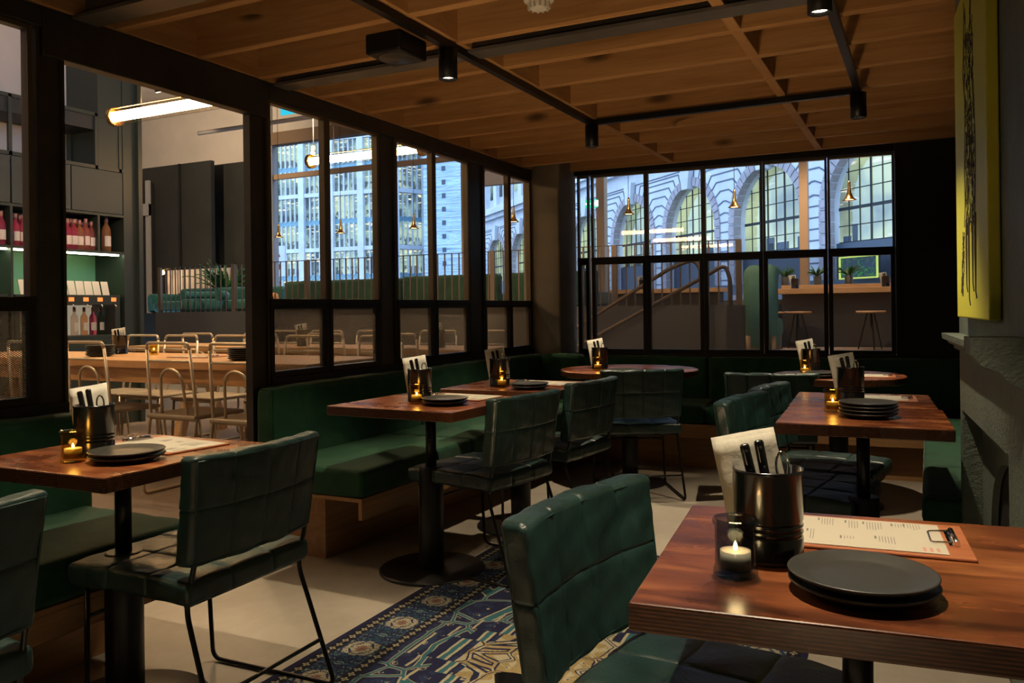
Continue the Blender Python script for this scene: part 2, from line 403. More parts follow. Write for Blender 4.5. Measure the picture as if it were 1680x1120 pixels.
def mk_rug():
    m,nt,out=newmat('rug_pattern')
    tc=nt.nodes.new('ShaderNodeTexCoord')
    # slightly irregular weave
    nz0=nt.nodes.new('ShaderNodeTexNoise'); nz0.inputs['Scale'].default_value=14; nz0.inputs['Detail'].default_value=3; L(nt,tc.outputs['Object'],nz0.inputs['Vector'])
    sc=nt.nodes.new('ShaderNodeVectorMath'); sc.operation='MULTIPLY_ADD'; L(nt,nz0.outputs['Color'],sc.inputs[0]); sc.inputs[1].default_value=(.018,.018,0); sc.inputs[2].default_value=(-.009,-.009,0)
    ad0=nt.nodes.new('ShaderNodeVectorMath'); ad0.operation='ADD'; L(nt,tc.outputs['Object'],ad0.inputs[0]); L(nt,sc.outputs[0],ad0.inputs[1])
    sp=nt.nodes.new('ShaderNodeSeparateXYZ'); L(nt,ad0.outputs[0],sp.inputs[0])
    sp0=nt.nodes.new('ShaderNodeSeparateXYZ'); L(nt,tc.outputs['Object'],sp0.inputs[0])
    HX,HY=.76,1.30
    def absn(v): return math_(nt,'ABSOLUTE',v)
    ax=absn(sp.outputs['X']); ay=absn(sp.outputs['Y']); x0=sp0.outputs['X']; y0=sp0.outputs['Y']
    d=math_(nt,'MINIMUM',math_(nt,'SUBTRACT',HX,absn(x0)),math_(nt,'SUBTRACT',HY,absn(y0)))
    dd=math_(nt,'MINIMUM',math_(nt,'SUBTRACT',HX,ax),math_(nt,'SUBTRACT',HY,ay))
    navy=(.012,.014,.042); navy2=(.018,.030,.070); cream=(.33,.30,.20); teal=(.028,.105,.125); rust=(.19,.105,.08); ochre=(.25,.19,.085); black=(.008,.008,.014)
    def lum(v,lo,hi): return math_(nt,'MULTIPLY',math_(nt,'GREATER_THAN',v,lo),math_(nt,'LESS_THAN',v,hi))
    def AND(a,b): return math_(nt,'MULTIPLY',a,b)
    cv=nt.nodes.new('ShaderNodeCombineXYZ'); L(nt,ax,cv.inputs[0]); L(nt,ay,cv.inputs[1])
    P=cv.outputs[0]
    def vor(scale,feature='F1',metric='MANHATTAN',rnd=.8,vec=None):
        v=nt.nodes.new('ShaderNodeTexVoronoi'); v.feature=feature
        if feature!='DISTANCE_TO_EDGE': v.distance=metric
        v.inputs['Scale'].default_value=scale; v.inputs['Randomness'].default_value=rnd; L(nt,vec or P,v.inputs['Vector']); return v
    vb=vor(6,'DISTANCE_TO_EDGE',rnd=.7); vbc=vor(6,'F1','MANHATTAN',.7); vs=vor(17,'F1','MANHATTAN',1); ve=vor(17,'DISTANCE_TO_EDGE',rnd=1)
    n1=noise(nt,P,26,3,.6,2.2); n2=noise(nt,P,12,3,.6,1.4); n3=noise(nt,P,60,2,.6,1)
    field=mix(nt,lum(n2,.52,1),navy,navy2)
    # little leaves and curls
    field=mix(nt,AND(lum(vs.outputs['Distance'],.15,.50),lum(n1,.53,.62)),field,cream)
    field=mix(nt,AND(lum(vs.outputs['Distance'],.0,.26),lum(n2,.48,.54)),field,teal)
    field=mix(nt,AND(lum(vs.outputs['Distance'],.0,.17),lum(n2,.42,.50)),field,rust)
    field=mix(nt,AND(lum(vs.outputs['Distance'],.0,.20),lum(n2,.58,1)),field,ochre)
    # angular double-line tracery with teal core
    line=lum(vb.outputs['Distance'],.0,.060); field=mix(nt,line,field,navy)
    field=mix(nt,lum(vb.outputs['Distance'],.030,.045),field,cream); field=mix(nt,lum(vb.outputs['Distance'],0,.030),field,teal)
    # blossoms at the cell centres
    field=mix(nt,AND(lum(vbc.outputs['Distance'],.0,.28),lum(n1,.50,1)),field,cream)
    field=mix(nt,lum(vbc.outputs['Distance'],0,.10),field,rust)
    # stepped medallion
    st=math_(nt,'MULTIPLY',math_(nt,'FLOOR',math_(nt,'MULTIPLY',ay,11.0)),1/11.0)
    md=math_(nt,'ADD',math_(nt,'MULTIPLY',ax,1.1),math_(nt,'MULTIPLY',st,.60))
    med=mix(nt,lum(n2,.50,1),ochre,cream)
    med=mix(nt,AND(lum(vbc.outputs['Distance'],.12,.6),lum(n1,.515,.58)),med,navy)
    med=mix(nt,lum(vb.outputs['Distance'],.02,.045),med,navy)
    med=mix(nt,AND(lum(vs.outputs['Distance'],.0,.2),lum(n2,.53,1)),med,navy2)
    med=mix(nt,lum(vbc.outputs['Distance'],0,.09),med,teal)
    field=mix(nt,lum(md,-1,.31),field,med)
    for a,b,c in ((.33,.342,navy),(.342,.354,cream),(.354,.374,teal),(.374,.386,cream),(.386,.43,navy),(.50,.512,cream)): field=mix(nt,lum(md,a,b),field,c)
    # border
    sel=math_(nt,'GREATER_THAN',math_(nt,'SUBTRACT',HX,absn(x0)),math_(nt,'SUBTRACT',HY,absn(y0)))
    along=mix(nt,sel,sp.outputs['Y'],sp.outputs['X'])
    per=.25
    u=math_(nt,'MULTIPLY',math_(nt,'SUBTRACT',math_(nt,'FRACT',math_(nt,'DIVIDE',along,per)),.5),per)
    w=math_(nt,'SUBTRACT',dd,.135); uu=absn(u); ww=absn(w)
    rr=math_(nt,'SQRT',math_(nt,'ADD',math_(nt,'MULTIPLY',u,u),math_(nt,'MULTIPLY',w,w)))
    c3=nt.nodes.new('ShaderNodeCombineXYZ'); L(nt,uu,c3.inputs[0]); L(nt,ww,c3.inputs[1])
    nb=noise(nt,c3.outputs[0],46,3,.6,1.6); nb2=noise(nt,c3.outputs[0],22,2,.6,1)
    rr2=math_(nt,'ADD',rr,math_(nt,'MULTIPLY',math_(nt,'SUBTRACT',nb2,.5),.06))
    b=mix(nt,lum(nb2,.50,.60),navy,navy2)
    b=mix(nt,lum(nb,.56,.62),b,teal)
    b=mix(nt,lum(nb,.62,1),b,cream)
    b=mix(nt,lum(rr2,0,.066),b,navy2); b=mix(nt,AND(lum(rr2,.040,.058),lum(nb,.44,1)),b,cream)
    b=mix(nt,AND(lum(rr2,0,.034),lum(nb,.40,1)),b,cream); b=mix(nt,lum(rr2,0,.016),b,rust)
    def guard(center,pp=.036,w_=.020):
        g=math_(nt,'SUBTRACT',math_(nt,'FRACT',math_(nt,'DIVIDE',along,pp)),.5)
        gw=math_(nt,'DIVIDE',math_(nt,'SUBTRACT',dd,center),pp)
        r2=math_(nt,'SQRT',math_(nt,'ADD',math_(nt,'MULTIPLY',g,g),math_(nt,'MULTIPLY',gw,gw)))
        at=math_(nt,'ARCTAN2',gw,g); pet=math_(nt,'MULTIPLY',math_(nt,'COSINE',math_(nt,'MULTIPLY',at,4.0)),.10)
        q=math_(nt,'SUBTRACT',r2,pet)
        return mix(nt,lum(q,.10,.30),black,cream)
    col=field
    col=mix(nt,lum(d,.205,.245),col,guard(.225)); col=mix(nt,lum(d,.245,.252),col,navy)
    col=mix(nt,lum(d,.065,.205),col,b)
    col=mix(nt,lum(d,.022,.065),col,guard(.044))
    col=mix(nt,lum(d,-1,.022),col,navy)
    fine=noise(nt,tc.outputs['Object'],420,2,.6); wear=noise(nt,tc.outputs['Object'],3,4,.6)
    col=mix(nt,.45,col,ramp(nt,fine,[(.3,(.3,.3,.3)),(.7,(1,1,1))]),'MULTIPLY')
    col=mix(nt,.3,col,ramp(nt,wear,[(.35,(.6,.6,.6)),(.65,(1,1,1))]),'MULTIPLY')
    pbsdf(nt,out,col,.95,spec=.1,bump=fine,bs=.3,bd=.002,sheen=.05); return m
M['rug']=mk_rug()

def cw(cx,cz):   # camera-aligned plan coordinates -> world plan coordinates
    return (cx*math.cos(TH)-cz*math.sin(TH), cx*math.sin(TH)+cz*math.cos(TH))
def slab(name,x0,x1,y0,y1,z0,z1,mat,bevel=0,label=None,cat=None):
    o=MB().box(x0,x1,y0,y1,z0,z1).build(name,mat,bevel=bevel); return struct(o,label,cat)

# ================================================================= SETTING
JZ=2.29
slab('floor',-2.99,.62,-3,6.75,-.1,0,M['floor'],label='polished grey-tan concrete floor of the booth area',cat='floor')
slab('floor_hall',-8.1,-2.991,-3,9.9,-.1,0,mk_floor('hall_floor',(.20,.155,.115),(.25,.195,.15),(.30,.24,.185)),label='brown floor of the high dining hall beyond the steel partition',cat='floor')
slab('floor_stair_landing',-2.991,1.0,6.9,9.9,-.1,0,M['floor'],label='floor at the foot of the stairs behind the back windows',cat='floor')
slab('wall_right',.62,.75,-3,6.75,0,2.5,M['wall_black'],label='black wall on the right of the booth area',cat='wall')
slab('wall_rear',-8.1,.75,-3.15,-3,0,5.7,M['wall_dark'],label='dark wall behind the camera',cat='wall')
slab('ceiling',-2.99,.62,-3,6.6,JZ+.20,JZ+.24,M['deck'],label='dark boarding above the timber joist grid',cat='ceiling')
slab('ceiling_hall',-18,1.2,-3.2,13.4,5.7,5.8,M['ceil_white'],label='high off-white ceiling of the dining hall',cat='ceiling')

# pine joists
jy=[6.44,5.99,5.574,5.174,4.752,4.335,3.917,3.515,3.09,2.714,2.303,1.89,1.475,1.06,.65,.24,-.17,-.58,-.99,-1.4]
for i,y in enumerate(jy):
    x1=.60
    o=MB().box(-1.75,1.75,-.0225,.0225,0,.195).build('ceiling_joist',M['pine'],bevel=.003)
    o.location=(-1.16,y-.022,JZ); o['group']='pine ceiling joists'
    struct(o,'knotty pine ceiling joist, '+('against the back window wall' if i==0 else 'number %d counted from the back window wall'%(i+1)),'ceiling joist')
for x,wh in ((-2.905,'on top of the left partition'),(-1.79,'above the long lighting track'),(-.695,'between the two lighting tracks')):
    o=MB().box(-.024,.024,-4,4.0,0,.19).build('ceiling_joist',M['pine_y'],bevel=.003)
    o.location=(x,2.42,JZ+.0015); struct(o,'pine trimmer crossing the joists '+wh,'ceiling joist'); o['group']='pine trimmers across the joists'
for y,wh in ((3.215,'meeting the steel post by the opening'),(2.13,'at the upper left corner of the view')):
    mb=MB(); mb.box(-2.95,.6,y-.055,y+.055,JZ-.012,JZ+.002); mb.box(-2.95,.6,y-.006,y+.006,JZ+.002,JZ+.17)
    o=mb.build('ceiling_beam',M['steel_lt']); struct(o,'flat grey steel beam between the pine joists, '+wh,'ceiling beam')

# ---------------- steel partition on the left
XW=-2.92
def diamond(w,h,pw=.0118,ph=.0076,t=.0021):
    """expanded metal sheet w x h in local xz"""
    mb=MB(); k=ph/pw
    n=int((w*k+h)/ph)+2
    for sgn in (1,-1):
        for i in range(n):
            c=-w*k+i*ph if sgn>0 else i*ph
            # line z = c + sgn*k*x (sgn>0) ; z = c - k*x
            pts=[]
            for x in (0,w):
                z=c+sgn*k*x
                if 0<=z<=h: pts.append((x,z))
            for z in (0,h):
                x=(z-c)/(sgn*k)
                if 0<x<w: pts.append((x,z))
            if len(pts)>=2:
                a,b=pts[0],pts[1]
                if abs(a[0]-b[0])+abs(a[1]-b[1])>.004: mb.bar((a[0],0,a[1]),(b[0],0,b[1]),t,.0012,(0,1,0))
    return mb
winN=[0]
def window(loc,rz,w,z0,z1,r0,r1,label,fw=.022,mesh=True,lowglass=False,extra_v=(),sub=.028):
    winN[0]+=1
    t=thing('window_%d'%winN[0],label,'window',loc,rz); t['kind']='structure'
    mb=MB()
    mb.box(0,fw,-.02,.02,r1,z1); mb.box(w-fw,w,-.02,.02,r1,z1); mb.box(fw,w-fw,-.02,.02,z1-.018,z1)
    mb.build('window_frame',M['framemetal'],t,bevel=.002)
    mb=MB(); mb.box(0,w,-.028,.028,r0,r1); mb.build('mid_rail',M['black'],t,bevel=.002)
    MB().poly([(fw,0,r1),(w-fw,0,r1),(w-fw,0,z1-.018),(fw,0,z1-.018)]).build('glass_pane',M['glass'],t)
    s=sub
    mb=MB(); mb.box(0,s,-.024,.024,z0,r0); mb.box(w-s,w,-.024,.024,z0,r0); mb.box(s,w-s,-.024,.024,z0,z0+.03); mb.box(s,w-s,-.024,.024,r0-.022,r0)
    mb.build('lower_frame',M['black'],t,bevel=.002)
    d=diamond(w-2*s,r0-.022-z0-.03).build('mesh_panel',M['meshmetal'],t); d.location=(s,0,z0+.03)
    return t
LWZ=(.83,2.21,1.192,1.222)
for a,b,l in ((1.17,1.925,'mesh and glass window beside the first steel post on the left'),
              (3.125,3.575,'partition window next to the opening, behind the near end of the long bench'),
              (3.58,4.055,'partition window between the first mullion and the second steel post of the long bench'),
              (4.222,4.665,'partition window behind the second table of the long bench'),
              (4.67,5.135,'partition window just left of the third steel post'),
              (5.35,5.77,'partition window just right of the third steel post'),
              (5.775,6.16,'partition window against the concrete column')):
    window((XW,a,0),PI/2,b-a,*LWZ,l)
window((XW,.35,0),PI/2,.8,*LWZ,'partition window at the very left edge of the view')
def hpost(y0,y1,label,ztop=2.21):
    mb=MB(); xa,xb=XW-.020,XW+.022
    mb.box(xa,xb,y0,y0+.012,0,ztop); mb.box(xa,xb,y1-.012,y1,0,ztop); mb.box(XW-.012,XW+.012,y0+.012,y1-.012,0,ztop)
    for z in (1.0,1.42,1.9):
        mb.tube([(xb,y0+.02,z),(xb+.003,y0+.02,z)],.007,8)
    o=mb.build('steel_column',M['steel']); struct(o,label,'steel column'); return o
hpost(1.935,2.045,'dark steel H-section post on the left of the opening')
hpost(3.0,3.12,'dark steel H-section post at the near end of the long bench')
hpost(4.06,4.215,'dark steel H-section post behind the first table of the long bench')
hpost(5.14,5.345,'dark steel H-section post behind the second table of the long bench')
o=MB().box(XW-.03,XW+.03,1.96,3.125,2.112,JZ-.002).build('trim_1',M['steel'],bevel=.004); struct(o,'deep steel header over the opening in the partition','header')
o=MB().box(XW-.025,XW+.03,3.13,6.2,2.212,JZ-.002).build('trim_2',M['steel'],bevel=.004); struct(o,'steel header rail along the top of the left partition','header')
o=MB().box(XW-.025,XW+.03,-3,1.955,2.212,JZ-.002).build('trim_3',M['steel'],bevel=.004); struct(o,'steel header rail at the near left','header')
slab('wall_left',XW-.04,XW+.035,3.125,6.2,0,.828,M['wall_dark'],label='low dark wall under the left partition windows',cat='wall')
slab('wall_left_near',XW-.04,XW+.035,-3,2.04,0,.828,M['wall_dark'],label='low dark wall under the near left window',cat='wall')
# concrete column
o=MB().box(-2.98,-2.645,6.165,6.52,0,JZ+.19).build('concrete_column',M['column'],bevel=.02,bseg=3); struct(o,'plastered column in the far left corner between the two window walls','column')

# ---------------- back window wall
BA=math.radians(3.5); BP=Vector((-2.5,6.45,0)); BU=Vector((math.cos(BA),math.sin(BA),0))
def bp(s,d=0,z=0): return BP+BU*s+Vector((-BU.y,BU.x,0))*d+Vector((0,0,z))
BZ=(.79,2.252,1.535,1.572)
for a,b,l in ((-.1,.0,'narrow back window against the column'),(.02,.48,'back window with the lower end of the stair rails behind it'),(.483,.936,'back window with the upper stair rail behind it'),
              (.939,1.384,'back window with the mint seat behind its lower mesh'),(1.388,1.846,'back window with the left bar stool behind its mesh'),(1.85,2.30,'back window at the right end with the lit green sign behind it')):
    p=bp(a); window((p.x,p.y,0),BA,b-a,*BZ,l,fw=.016,sub=.03)
def bwall(name,s0,s1,z0,z1,mat,label,cat='wall',d0=-.05,d1=.05):
    mb=MB(); P=[bp(s0,d0,z0),bp(s1,d0,z0),bp(s1,d1,z0),bp(s0,d1,z0)]
    mb.poly(P,(0,0,z1-z0)); o=mb.build(name,mat,bevel=.002); struct(o,label,cat); return o
bwall('wall_back',-.12,3.3,0,.788,M['wall_black'],'low black wall under the back windows')
bwall('wall_back_right',2.302,3.3,.79,2.48,M['wall_black'],'black panel wall to the right of the back windows')
bwall('trim_4',-.12,2.3,2.254,2.48,M['black'],'black header rail above the back windows','header',-.04,.04)
bwall('trim_5',2.304,2.33,.9,2.2,M['black'],'thin raised batten on the black panel wall','trim',-.07,-.052)

# ---------------- chimney breast
CA=math.radians(4.1)   # face runs along Y, swung slightly
CP=Vector((.10,3.33,0)); CD=Vector((math.sin(CA),-math.cos(CA),0))  # towards the camera along the face
CN=Vector((-math.cos(CA),-math.sin(CA),0))                       # out of the face, to the left
Mc=Matrix((( CD.x,-CN.x,0,CP.x),(CD.y,-CN.y,0,CP.y),(0,0,1,0),(0,0,0,1)))   # local x towards camera, local y into wall
cb=thing('chimney_breast','grey-green plastered chimney breast with a shallow arched fireplace recess','fireplace'); cb['kind']='structure'
LN=2.6
r0,r1,rz=.06,1.0,.785
mb=MB()
mb.box(0,r0,0,.5,0,rz,Mc); mb.box(r1,LN,0,.5,0,rz,Mc); mb.box(0,LN,0,.5,rz,JZ+.19,Mc)
mb.build('breast_wall',M['plaster'],cb)
# recessed panel with arch opening
mb=MB(); a0,a1,az=.24,.92,.42
def archpts(x0,x1,zs,n=20,rise=None):
    c=(x0+x1)/2; r=(x1-x0)/2; h=rise or r
    return [(c+r*math.cos(PI-k*PI/n),zs+h*math.sin(PI-k*PI/n)) for k in range(n+1)]
ap=archpts(a0,a1,az,24,.265)
top=rz
cols=[]
for (xa,za),(xb,zb) in zip(ap[:-1],ap[1:]):
    mb.poly([Mc@Vector((xa,.06,za)),Mc@Vector((xb,.06,zb)),Mc@Vector((xb,.06,top)),Mc@Vector((xa,.06,top))],(Mc.to_3x3()@Vector((0,.02,0))))
mb.box(r0,a0,.06,.08,0,top,Mc); mb.box(a1,r1,.06,.08,0,top,Mc)
mb.build('arched_surround',M['plaster'],cb)
MB().box(r0,r1,.084,.12,0,rz,Mc).build('firebox_back',M['wall_black'],cb)
# mantel shelf
mt=thing('mantel_shelf','grey-green moulded mantel shelf running along the chimney breast under the yellow canvas','mantel'); mt['kind']='structure'
prof=[(0,.995),(-.014,.995),(-.016,1.01),(-.032,1.014),(-.036,1.026),(-.052,1.03),(-.054,1.05),(0,1.05)]
mb=MB(); mb.poly([Mc@Vector((-.03,y,z)) for y,z in prof],Mc.to_3x3()@Vector((1.15,0,0))); mb.build('mantel_moulding',M['plaster'],mt)
mb=MB(); prof2=[(0,.965),(-.04,.985),(-.055,1.005),(-.09,1.02),(-.105,1.04),(-.105,1.078),(0,1.078)]
mb.poly([Mc@Vector((1.12,y,z)) for y,z in prof2],Mc.to_3x3()@Vector((.16,0,0))); mb.build('mantel_corbel',M['plaster'],mt)

# ---------------- yellow canvas
cv=thing('canvas_painting','tall yellow canvas with a black ink drawing of a standing animal above the mantel shelf','painting')
c0,c1,cz0,cz1,cd=.25,.94,1.11,2.09,.03
MB().box(c0,c1,-.03,-.002,cz0,cz1,Mc).build('canvas',M['yellow'],cv,bevel=.004)
# ink animal: long-eared hound-like silhouette made of pen strokes, thin raised ink
def ink(pts,w,mbx,yy=-.0308):
    for (xa,za,),(xb,zb) in zip(pts[:-1],pts[1:]):
        if abs(xa-xb)+abs(za-zb)<1e-4: continue
        mbx.bar(Mc@Vector((xa,yy,za)),Mc@Vector((xb,yy,zb)),w,.0008,Mc.to_3x3()@Vector((0,1,0)))
mb=MB(); R=random.Random(3)
def wz(t): return cz0+t*(cz1-cz0)
def cx_(t): return c0+t*(c1-c0)
# body outline (t across, t up): upright slender animal with tall ears, hanging tail and long legs
body_l=[(.40,.93),(.36,.84),(.33,.74),(.38,.66),(.37,.56),(.35,.46),(.36,.36),(.32,.28)]
body_r=[(.62,.94),(.60,.86),(.66,.80),(.64,.70),(.68,.60),(.70,.50),(.69,.40),(.66,.30)]
for s_,e_ in ((body_l,0),(body_r,0)):
    for k in range(3):
        pts=[(cx_(a+R.uniform(-.008,.008)),wz(b)) for a,b in s_]; ink(pts,.004,mb)
ink([(cx_(.40),wz(.93)),(cx_(.47),wz(.82)),(cx_(.56),wz(.83)),(cx_(.62),wz(.94))],.004,mb)
for k in range(420):   # fur hatching
    t=R.random(); z_=.28+.58*t
    lo=.37-.02*math.sin(z_*9); hi=.67
    x_=R.uniform(lo,hi); l_=R.uniform(.012,.035)
    ink([(cx_(x_),wz(z_)),(cx_(x_+R.uniform(-.02,.02)),wz(z_-l_))],R.uniform(.0015,.004),mb)
for lx,lz,w_ in ((.38,.10,.006),(.46,.06,.008),(.58,.10,.006),(.66,.08,.008)):   # legs
    for k in range(9):
        o_=R.uniform(-.03,.03)
        ink([(cx_(lx+o_+.01),wz(.30)),(cx_(lx+o_),wz(.20)),(cx_(lx+o_*.5),wz(lz)),(cx_(lx+.03+o_*.5),wz(lz-.02))],.003,mb)
for k in range(70):   # tail on the left
    z_=R.uniform(.09,.27); c_=.30-.45*(.27-z_); ink([(cx_(c_+R.uniform(-.05,.05)),wz(z_)),(cx_(c_+R.uniform(-.06,.04)),wz(z_-.025))],.003,mb)
for s2 in ([(.40,.93),(.38,.98)],[(.60,.93),(.63,.99)],[(.44,.9),(.43,.95)],[(.57,.9),(.60,.96)]):
    ink([(cx_(a),wz(b-.02)) for a,b in s2],.004,mb)
mb.build('ink_drawing',M['sketch'],cv)

# ================================================================= LIGHT FIXTURES
# black lighting track
tz=2.272
tr=MB()
for a,b in (((-1.80,-1.2,tz),(-1.80,4.70,tz)),((-1.80,4.70,tz),(-.31,4.70,tz)),((-.31,4.70,tz),(-.31,-1.2,tz))):
    tr.bar(a,b,.034,.030,(0,0,1))
tag(tr.build('lighting_track',M['black']),'thin black lighting track fixed under the pine joists','lighting track')
SPOTS=[((-1.80,3.02),'black cylinder spotlight where the track meets the steel beam, upper middle of the ceiling',90,1.18),
       ((-1.80,4.70),'black cylinder spotlight at the far left corner of the track, above the round table',110,1.18),
       ((-.31,4.68),'black cylinder spotlight at the far right corner of the track',110,1.18),
       ((-.31,2.94),'bright black cylinder spotlight at the top edge near the yellow canvas',85,1.18)]
EXTRA=[(-1.80,1.50),(-.31,1.45),(-1.80,.1),(-.31,.1)]
def spot(x,y,label,watt,ang,aim=None,group=None):
    t=thing('ceiling_spotlight',label,'spotlight',(x,y,0),0,group)
    MB().lathe([(0,tz-.015),(.040,tz-.015),(.040,tz-.142),(.035,tz-.145),(.034,tz-.128),(0,tz-.126)],24).build('lamp_housing',M['black'],t)
    MB().lathe([(0,tz-.129),(.030,tz-.129),(.030,tz-.131),(0,tz-.131)],20).build('lamp_lens',M['spotface'],t)
    l=bpy.data.lights.new('spot','SPOT'); l.energy=watt; l.color=(1,.80,.55); l.spot_size=ang*2; l.spot_blend=.65; l.shadow_soft_size=.016
    lo=bpy.data.objects.new('spot_light',l); COL.objects.link(lo); lo.parent=t; lo.location=(0,0,tz-.165)
    if aim:
        d=Vector(aim)-Vector((x,y,tz-.165)); lo.rotation_euler=d.to_track_quat('-Z','Y').to_euler()
    return t
# SPOT_POWER tuned against the photo
PW=108
for (x,y),lb,w,a in SPOTS: spot(x,y,lb,w,math.radians(39))
for k_,(x,y) in enumerate(EXTRA): spot(x,y,'black cylinder spotlight out of view, '+('first on the left track','first on the right track','last on the left track','last on the right track')[k_],PW,math.radians(39),group='spotlights behind the camera')

# speaker on the ceiling
sp=thing('ceiling_speaker','dark square speaker box hanging under the joists beside the track','speaker',(-1.93,2.83,2.215),0)
mb=MB(); mb.box(-.085,.085,-.10,.10,-.03,.055); mb.build('speaker_box',M['black'],sp,bevel=.01)
MB().lathe([(0,-.032),(.07,-.032),(.075,-.028),(.075,-.02),(0,-.02)],28).build('speaker_grille',M['steel'],sp)
sm=thing('smoke_detector','white smoke detector on a pine joist at the top edge of the view','smoke detector',(-1.245,2.735,JZ),0)
MB().lathe([(0,-.002),(.055,-.002),(.055,-.022),(.045,-.028),(0,-.028)],28).build('detector_base',M['white'],sm)
mb=MB(); mb.lathe([(.036,-.028),(.034,-.05),(.02,-.056),(0,-.056)],24)
for k in range(12):
    a=k*PI/6; mb.box(-.003,.003,.034,.042,-.052,-.028,Matrix.Rotation(a,4,'Z'))
mb.build('detector_head',M['white'],sm)

# tube lamps in the hall
def tube_lamp(x,y,z,label,length=1.55,rot=0,rcore=.042,hang=True):
    t=thing('tube_lamp',label,'pendant lamp',(x,y,z),rot)
    MB().tube([(.05,0,0),(length-.05,0,0)],rcore,16).build('glowing_tube',M['tubelamp'],t)
    mb=MB(); g=[]
    mb.tube([(0.02,0,0),(length-.02,0,0)],.075,20,caps=False); mb.build('glass_sleeve',M['lampglass'],t)
    for xx in (-.01,length-.03):
        MB().tube([(xx,0,0),(xx+.05,0,0)],.082,20).build('end_cap',M['brass'],t)
    mb=MB()
    for s in (-1,1): mb.tube([(0,s*.06,.055),(length,s*.06,.055)],.005,6)
    mb.build('side_rod',M['brass'],t)
    if hang:
        mb=MB()
        for xx in (.35,length-.35): mb.tube([(xx,0,.08),(xx,0,5.7-z)],.004,6)
        mb.build('hanging_cable',M['blackrod'],t)
    return t
tube_lamp(-6.42,5.0,2.9,'glowing horizontal tube lamp seen through the opening, hanging before the wine shelves')
tube_lamp(-6.40,7.58,2.9,'glowing horizontal tube lamp seen through the partition windows of the long bench')
tube_lamp(-6.42,2.2,2.9,'added glowing horizontal tube lamp out of view to the left')  # unseen lamp added as extra light for the hall
tube_lamp(-3.9,-1.0,2.9,'added glowing horizontal tube lamp behind the camera on the hall side')  # also added for its light, never in view
# booth light glows behind railing

# added fill uplighters, out of view, put in to brighten the pine ceiling
def fill_uplight(x,y,z,aim,watt,label,ang=38):
    t=thing('fill_uplighter',label,'fill_uplighter',(x,y,0))
    MB().lathe([(0,0),(.13,0),(.13,.02),(.015,.025),(0,.025)],24).build('base',M['black'],t)
    MB().tube([(0,0,.018),(0,0,z-.028)],.012,10).build('pole',M['black'],t)
    d=(Vector(aim)-Vector((x,y,z))).normalized()
    MB().tube([(0,0,z-.03),(d.x*.08,d.y*.08,z-.03+d.z*.08)],[.05,.07],16,caps=False).build('lamp_shade',M['black'],t)
    l=bpy.data.lights.new('fill_uplight','SPOT'); l.energy=watt; l.color=(1,.66,.36); l.spot_size=math.radians(ang*2); l.spot_blend=.8; l.shadow_soft_size=.14
    lo=bpy.data.objects.new('fill_uplight_light',l); COL.objects.link(lo); lo.parent=t; lo.location=(d.x*.1,d.y*.1,z-.03+d.z*.1); lo.rotation_euler=d.to_track_quat('-Z','Y').to_euler()
fill_uplight(-1.35,-.9,.30,(-1.5,.7,1.32),24,'added low floor fill light behind the camera on the left',26)
fill_uplight(.10,-.9,.30,(-.2,.7,1.32),16,'added low floor fill light behind the camera on the right',26)
fill_uplight(-1.00,1.98,.11,(-1.2,3.2,1.72),46,'added small floor fill light in the aisle before the rug, below the view',42)
t=thing('wall_speaker','small dark speaker hung behind the partition window beside the column','speaker',(-3.10,5.58,2.12),.35)
MB().box(-.07,.07,-.06,.06,-.05,.05).build('speaker_box',M['black'],t,bevel=.012)
MB().lathe([(0,-.052),(.045,-.052),(.048,-.05),(0,-.05)],20).build('speaker_grille',M['steel'],t)
MB().tube([(0,0,.05),(.08,0,.10)],.008,8).build('bracket',M['black'],t)

# ================================================================= BANQUETTES
def velvet_box(name,x0,x1,y0,y1,z0,z1,parent,r=.03,seams=(),mat='velvet',wr=.0012,loc=None,seed=0):
    mb=cushion(x1-x0,y1-y0,z1-z0,r=r,puff=.010,sd=.003,nx=18,ny=max(18,int((y1-y0)*16)),nz=6,wr=wr,seed=seed)
    o=mb.build(name,M[mat],parent); o.location=((x0+x1)/2,(y0+y1)/2,(z0+z1)/2); return o
def banquette(name,label,y0,y1,backs,seats,kick=True):
    t=thing(name,label,'banquette',(0,0,0))
    for i,(a,b) in enumerate(backs): velvet_box('backrest',-2.885,-2.775,a,b,.40,.79,t,.028,seed=i)
    for i,(a,b) in enumerate(seats): velvet_box('seat_cushion',-2.78,-2.215,a,b,.333,.455,t,.024,seed=i+5)
    mb=MB(); mb.box(-2.88,-2.225,y0+.01,y1,.312,.330); mb.box(-2.245,-2.225,y0+.01,y1,.235,.312); mb.build('seat_board',M['ply'],t,bevel=.002)
    mb=MB(); mb.box(-2.545,-2.527,y0+.13,y1,0,.312); mb.box(-2.88,-2.545,y0+.13,y0+.148,0,.312); mb.build('base_panel',M['ply'],t,bevel=.0015)
    return t
banquette('banquette','green velvet bench nearest the camera on the left, ending at the opening',-.6,2.03,[(-.6,.72),(.725,2.06)],[(-.6,.70),(.705,2.03)])
banquette('banquette','long green velvet bench along the left partition windows on a plywood base',2.94,6.14,[(3.0,4.3),(4.305,6.15)],[(2.94,3.92),(3.925,4.95),(4.955,6.14)])
lb_=[o for o in COL.objects if o.get('label','').startswith('long green velvet bench')][0]
velvet_box('backrest',-2.77,-2.42,6.02,6.13,.46,.79,lb_,.026,seed=77)
t=thing('banquette','green velvet bench along the back wall under the back windows','banquette',(0,0,0))
A=Matrix.Translation(BP)@Matrix.Rotation(BA,4,'Z')
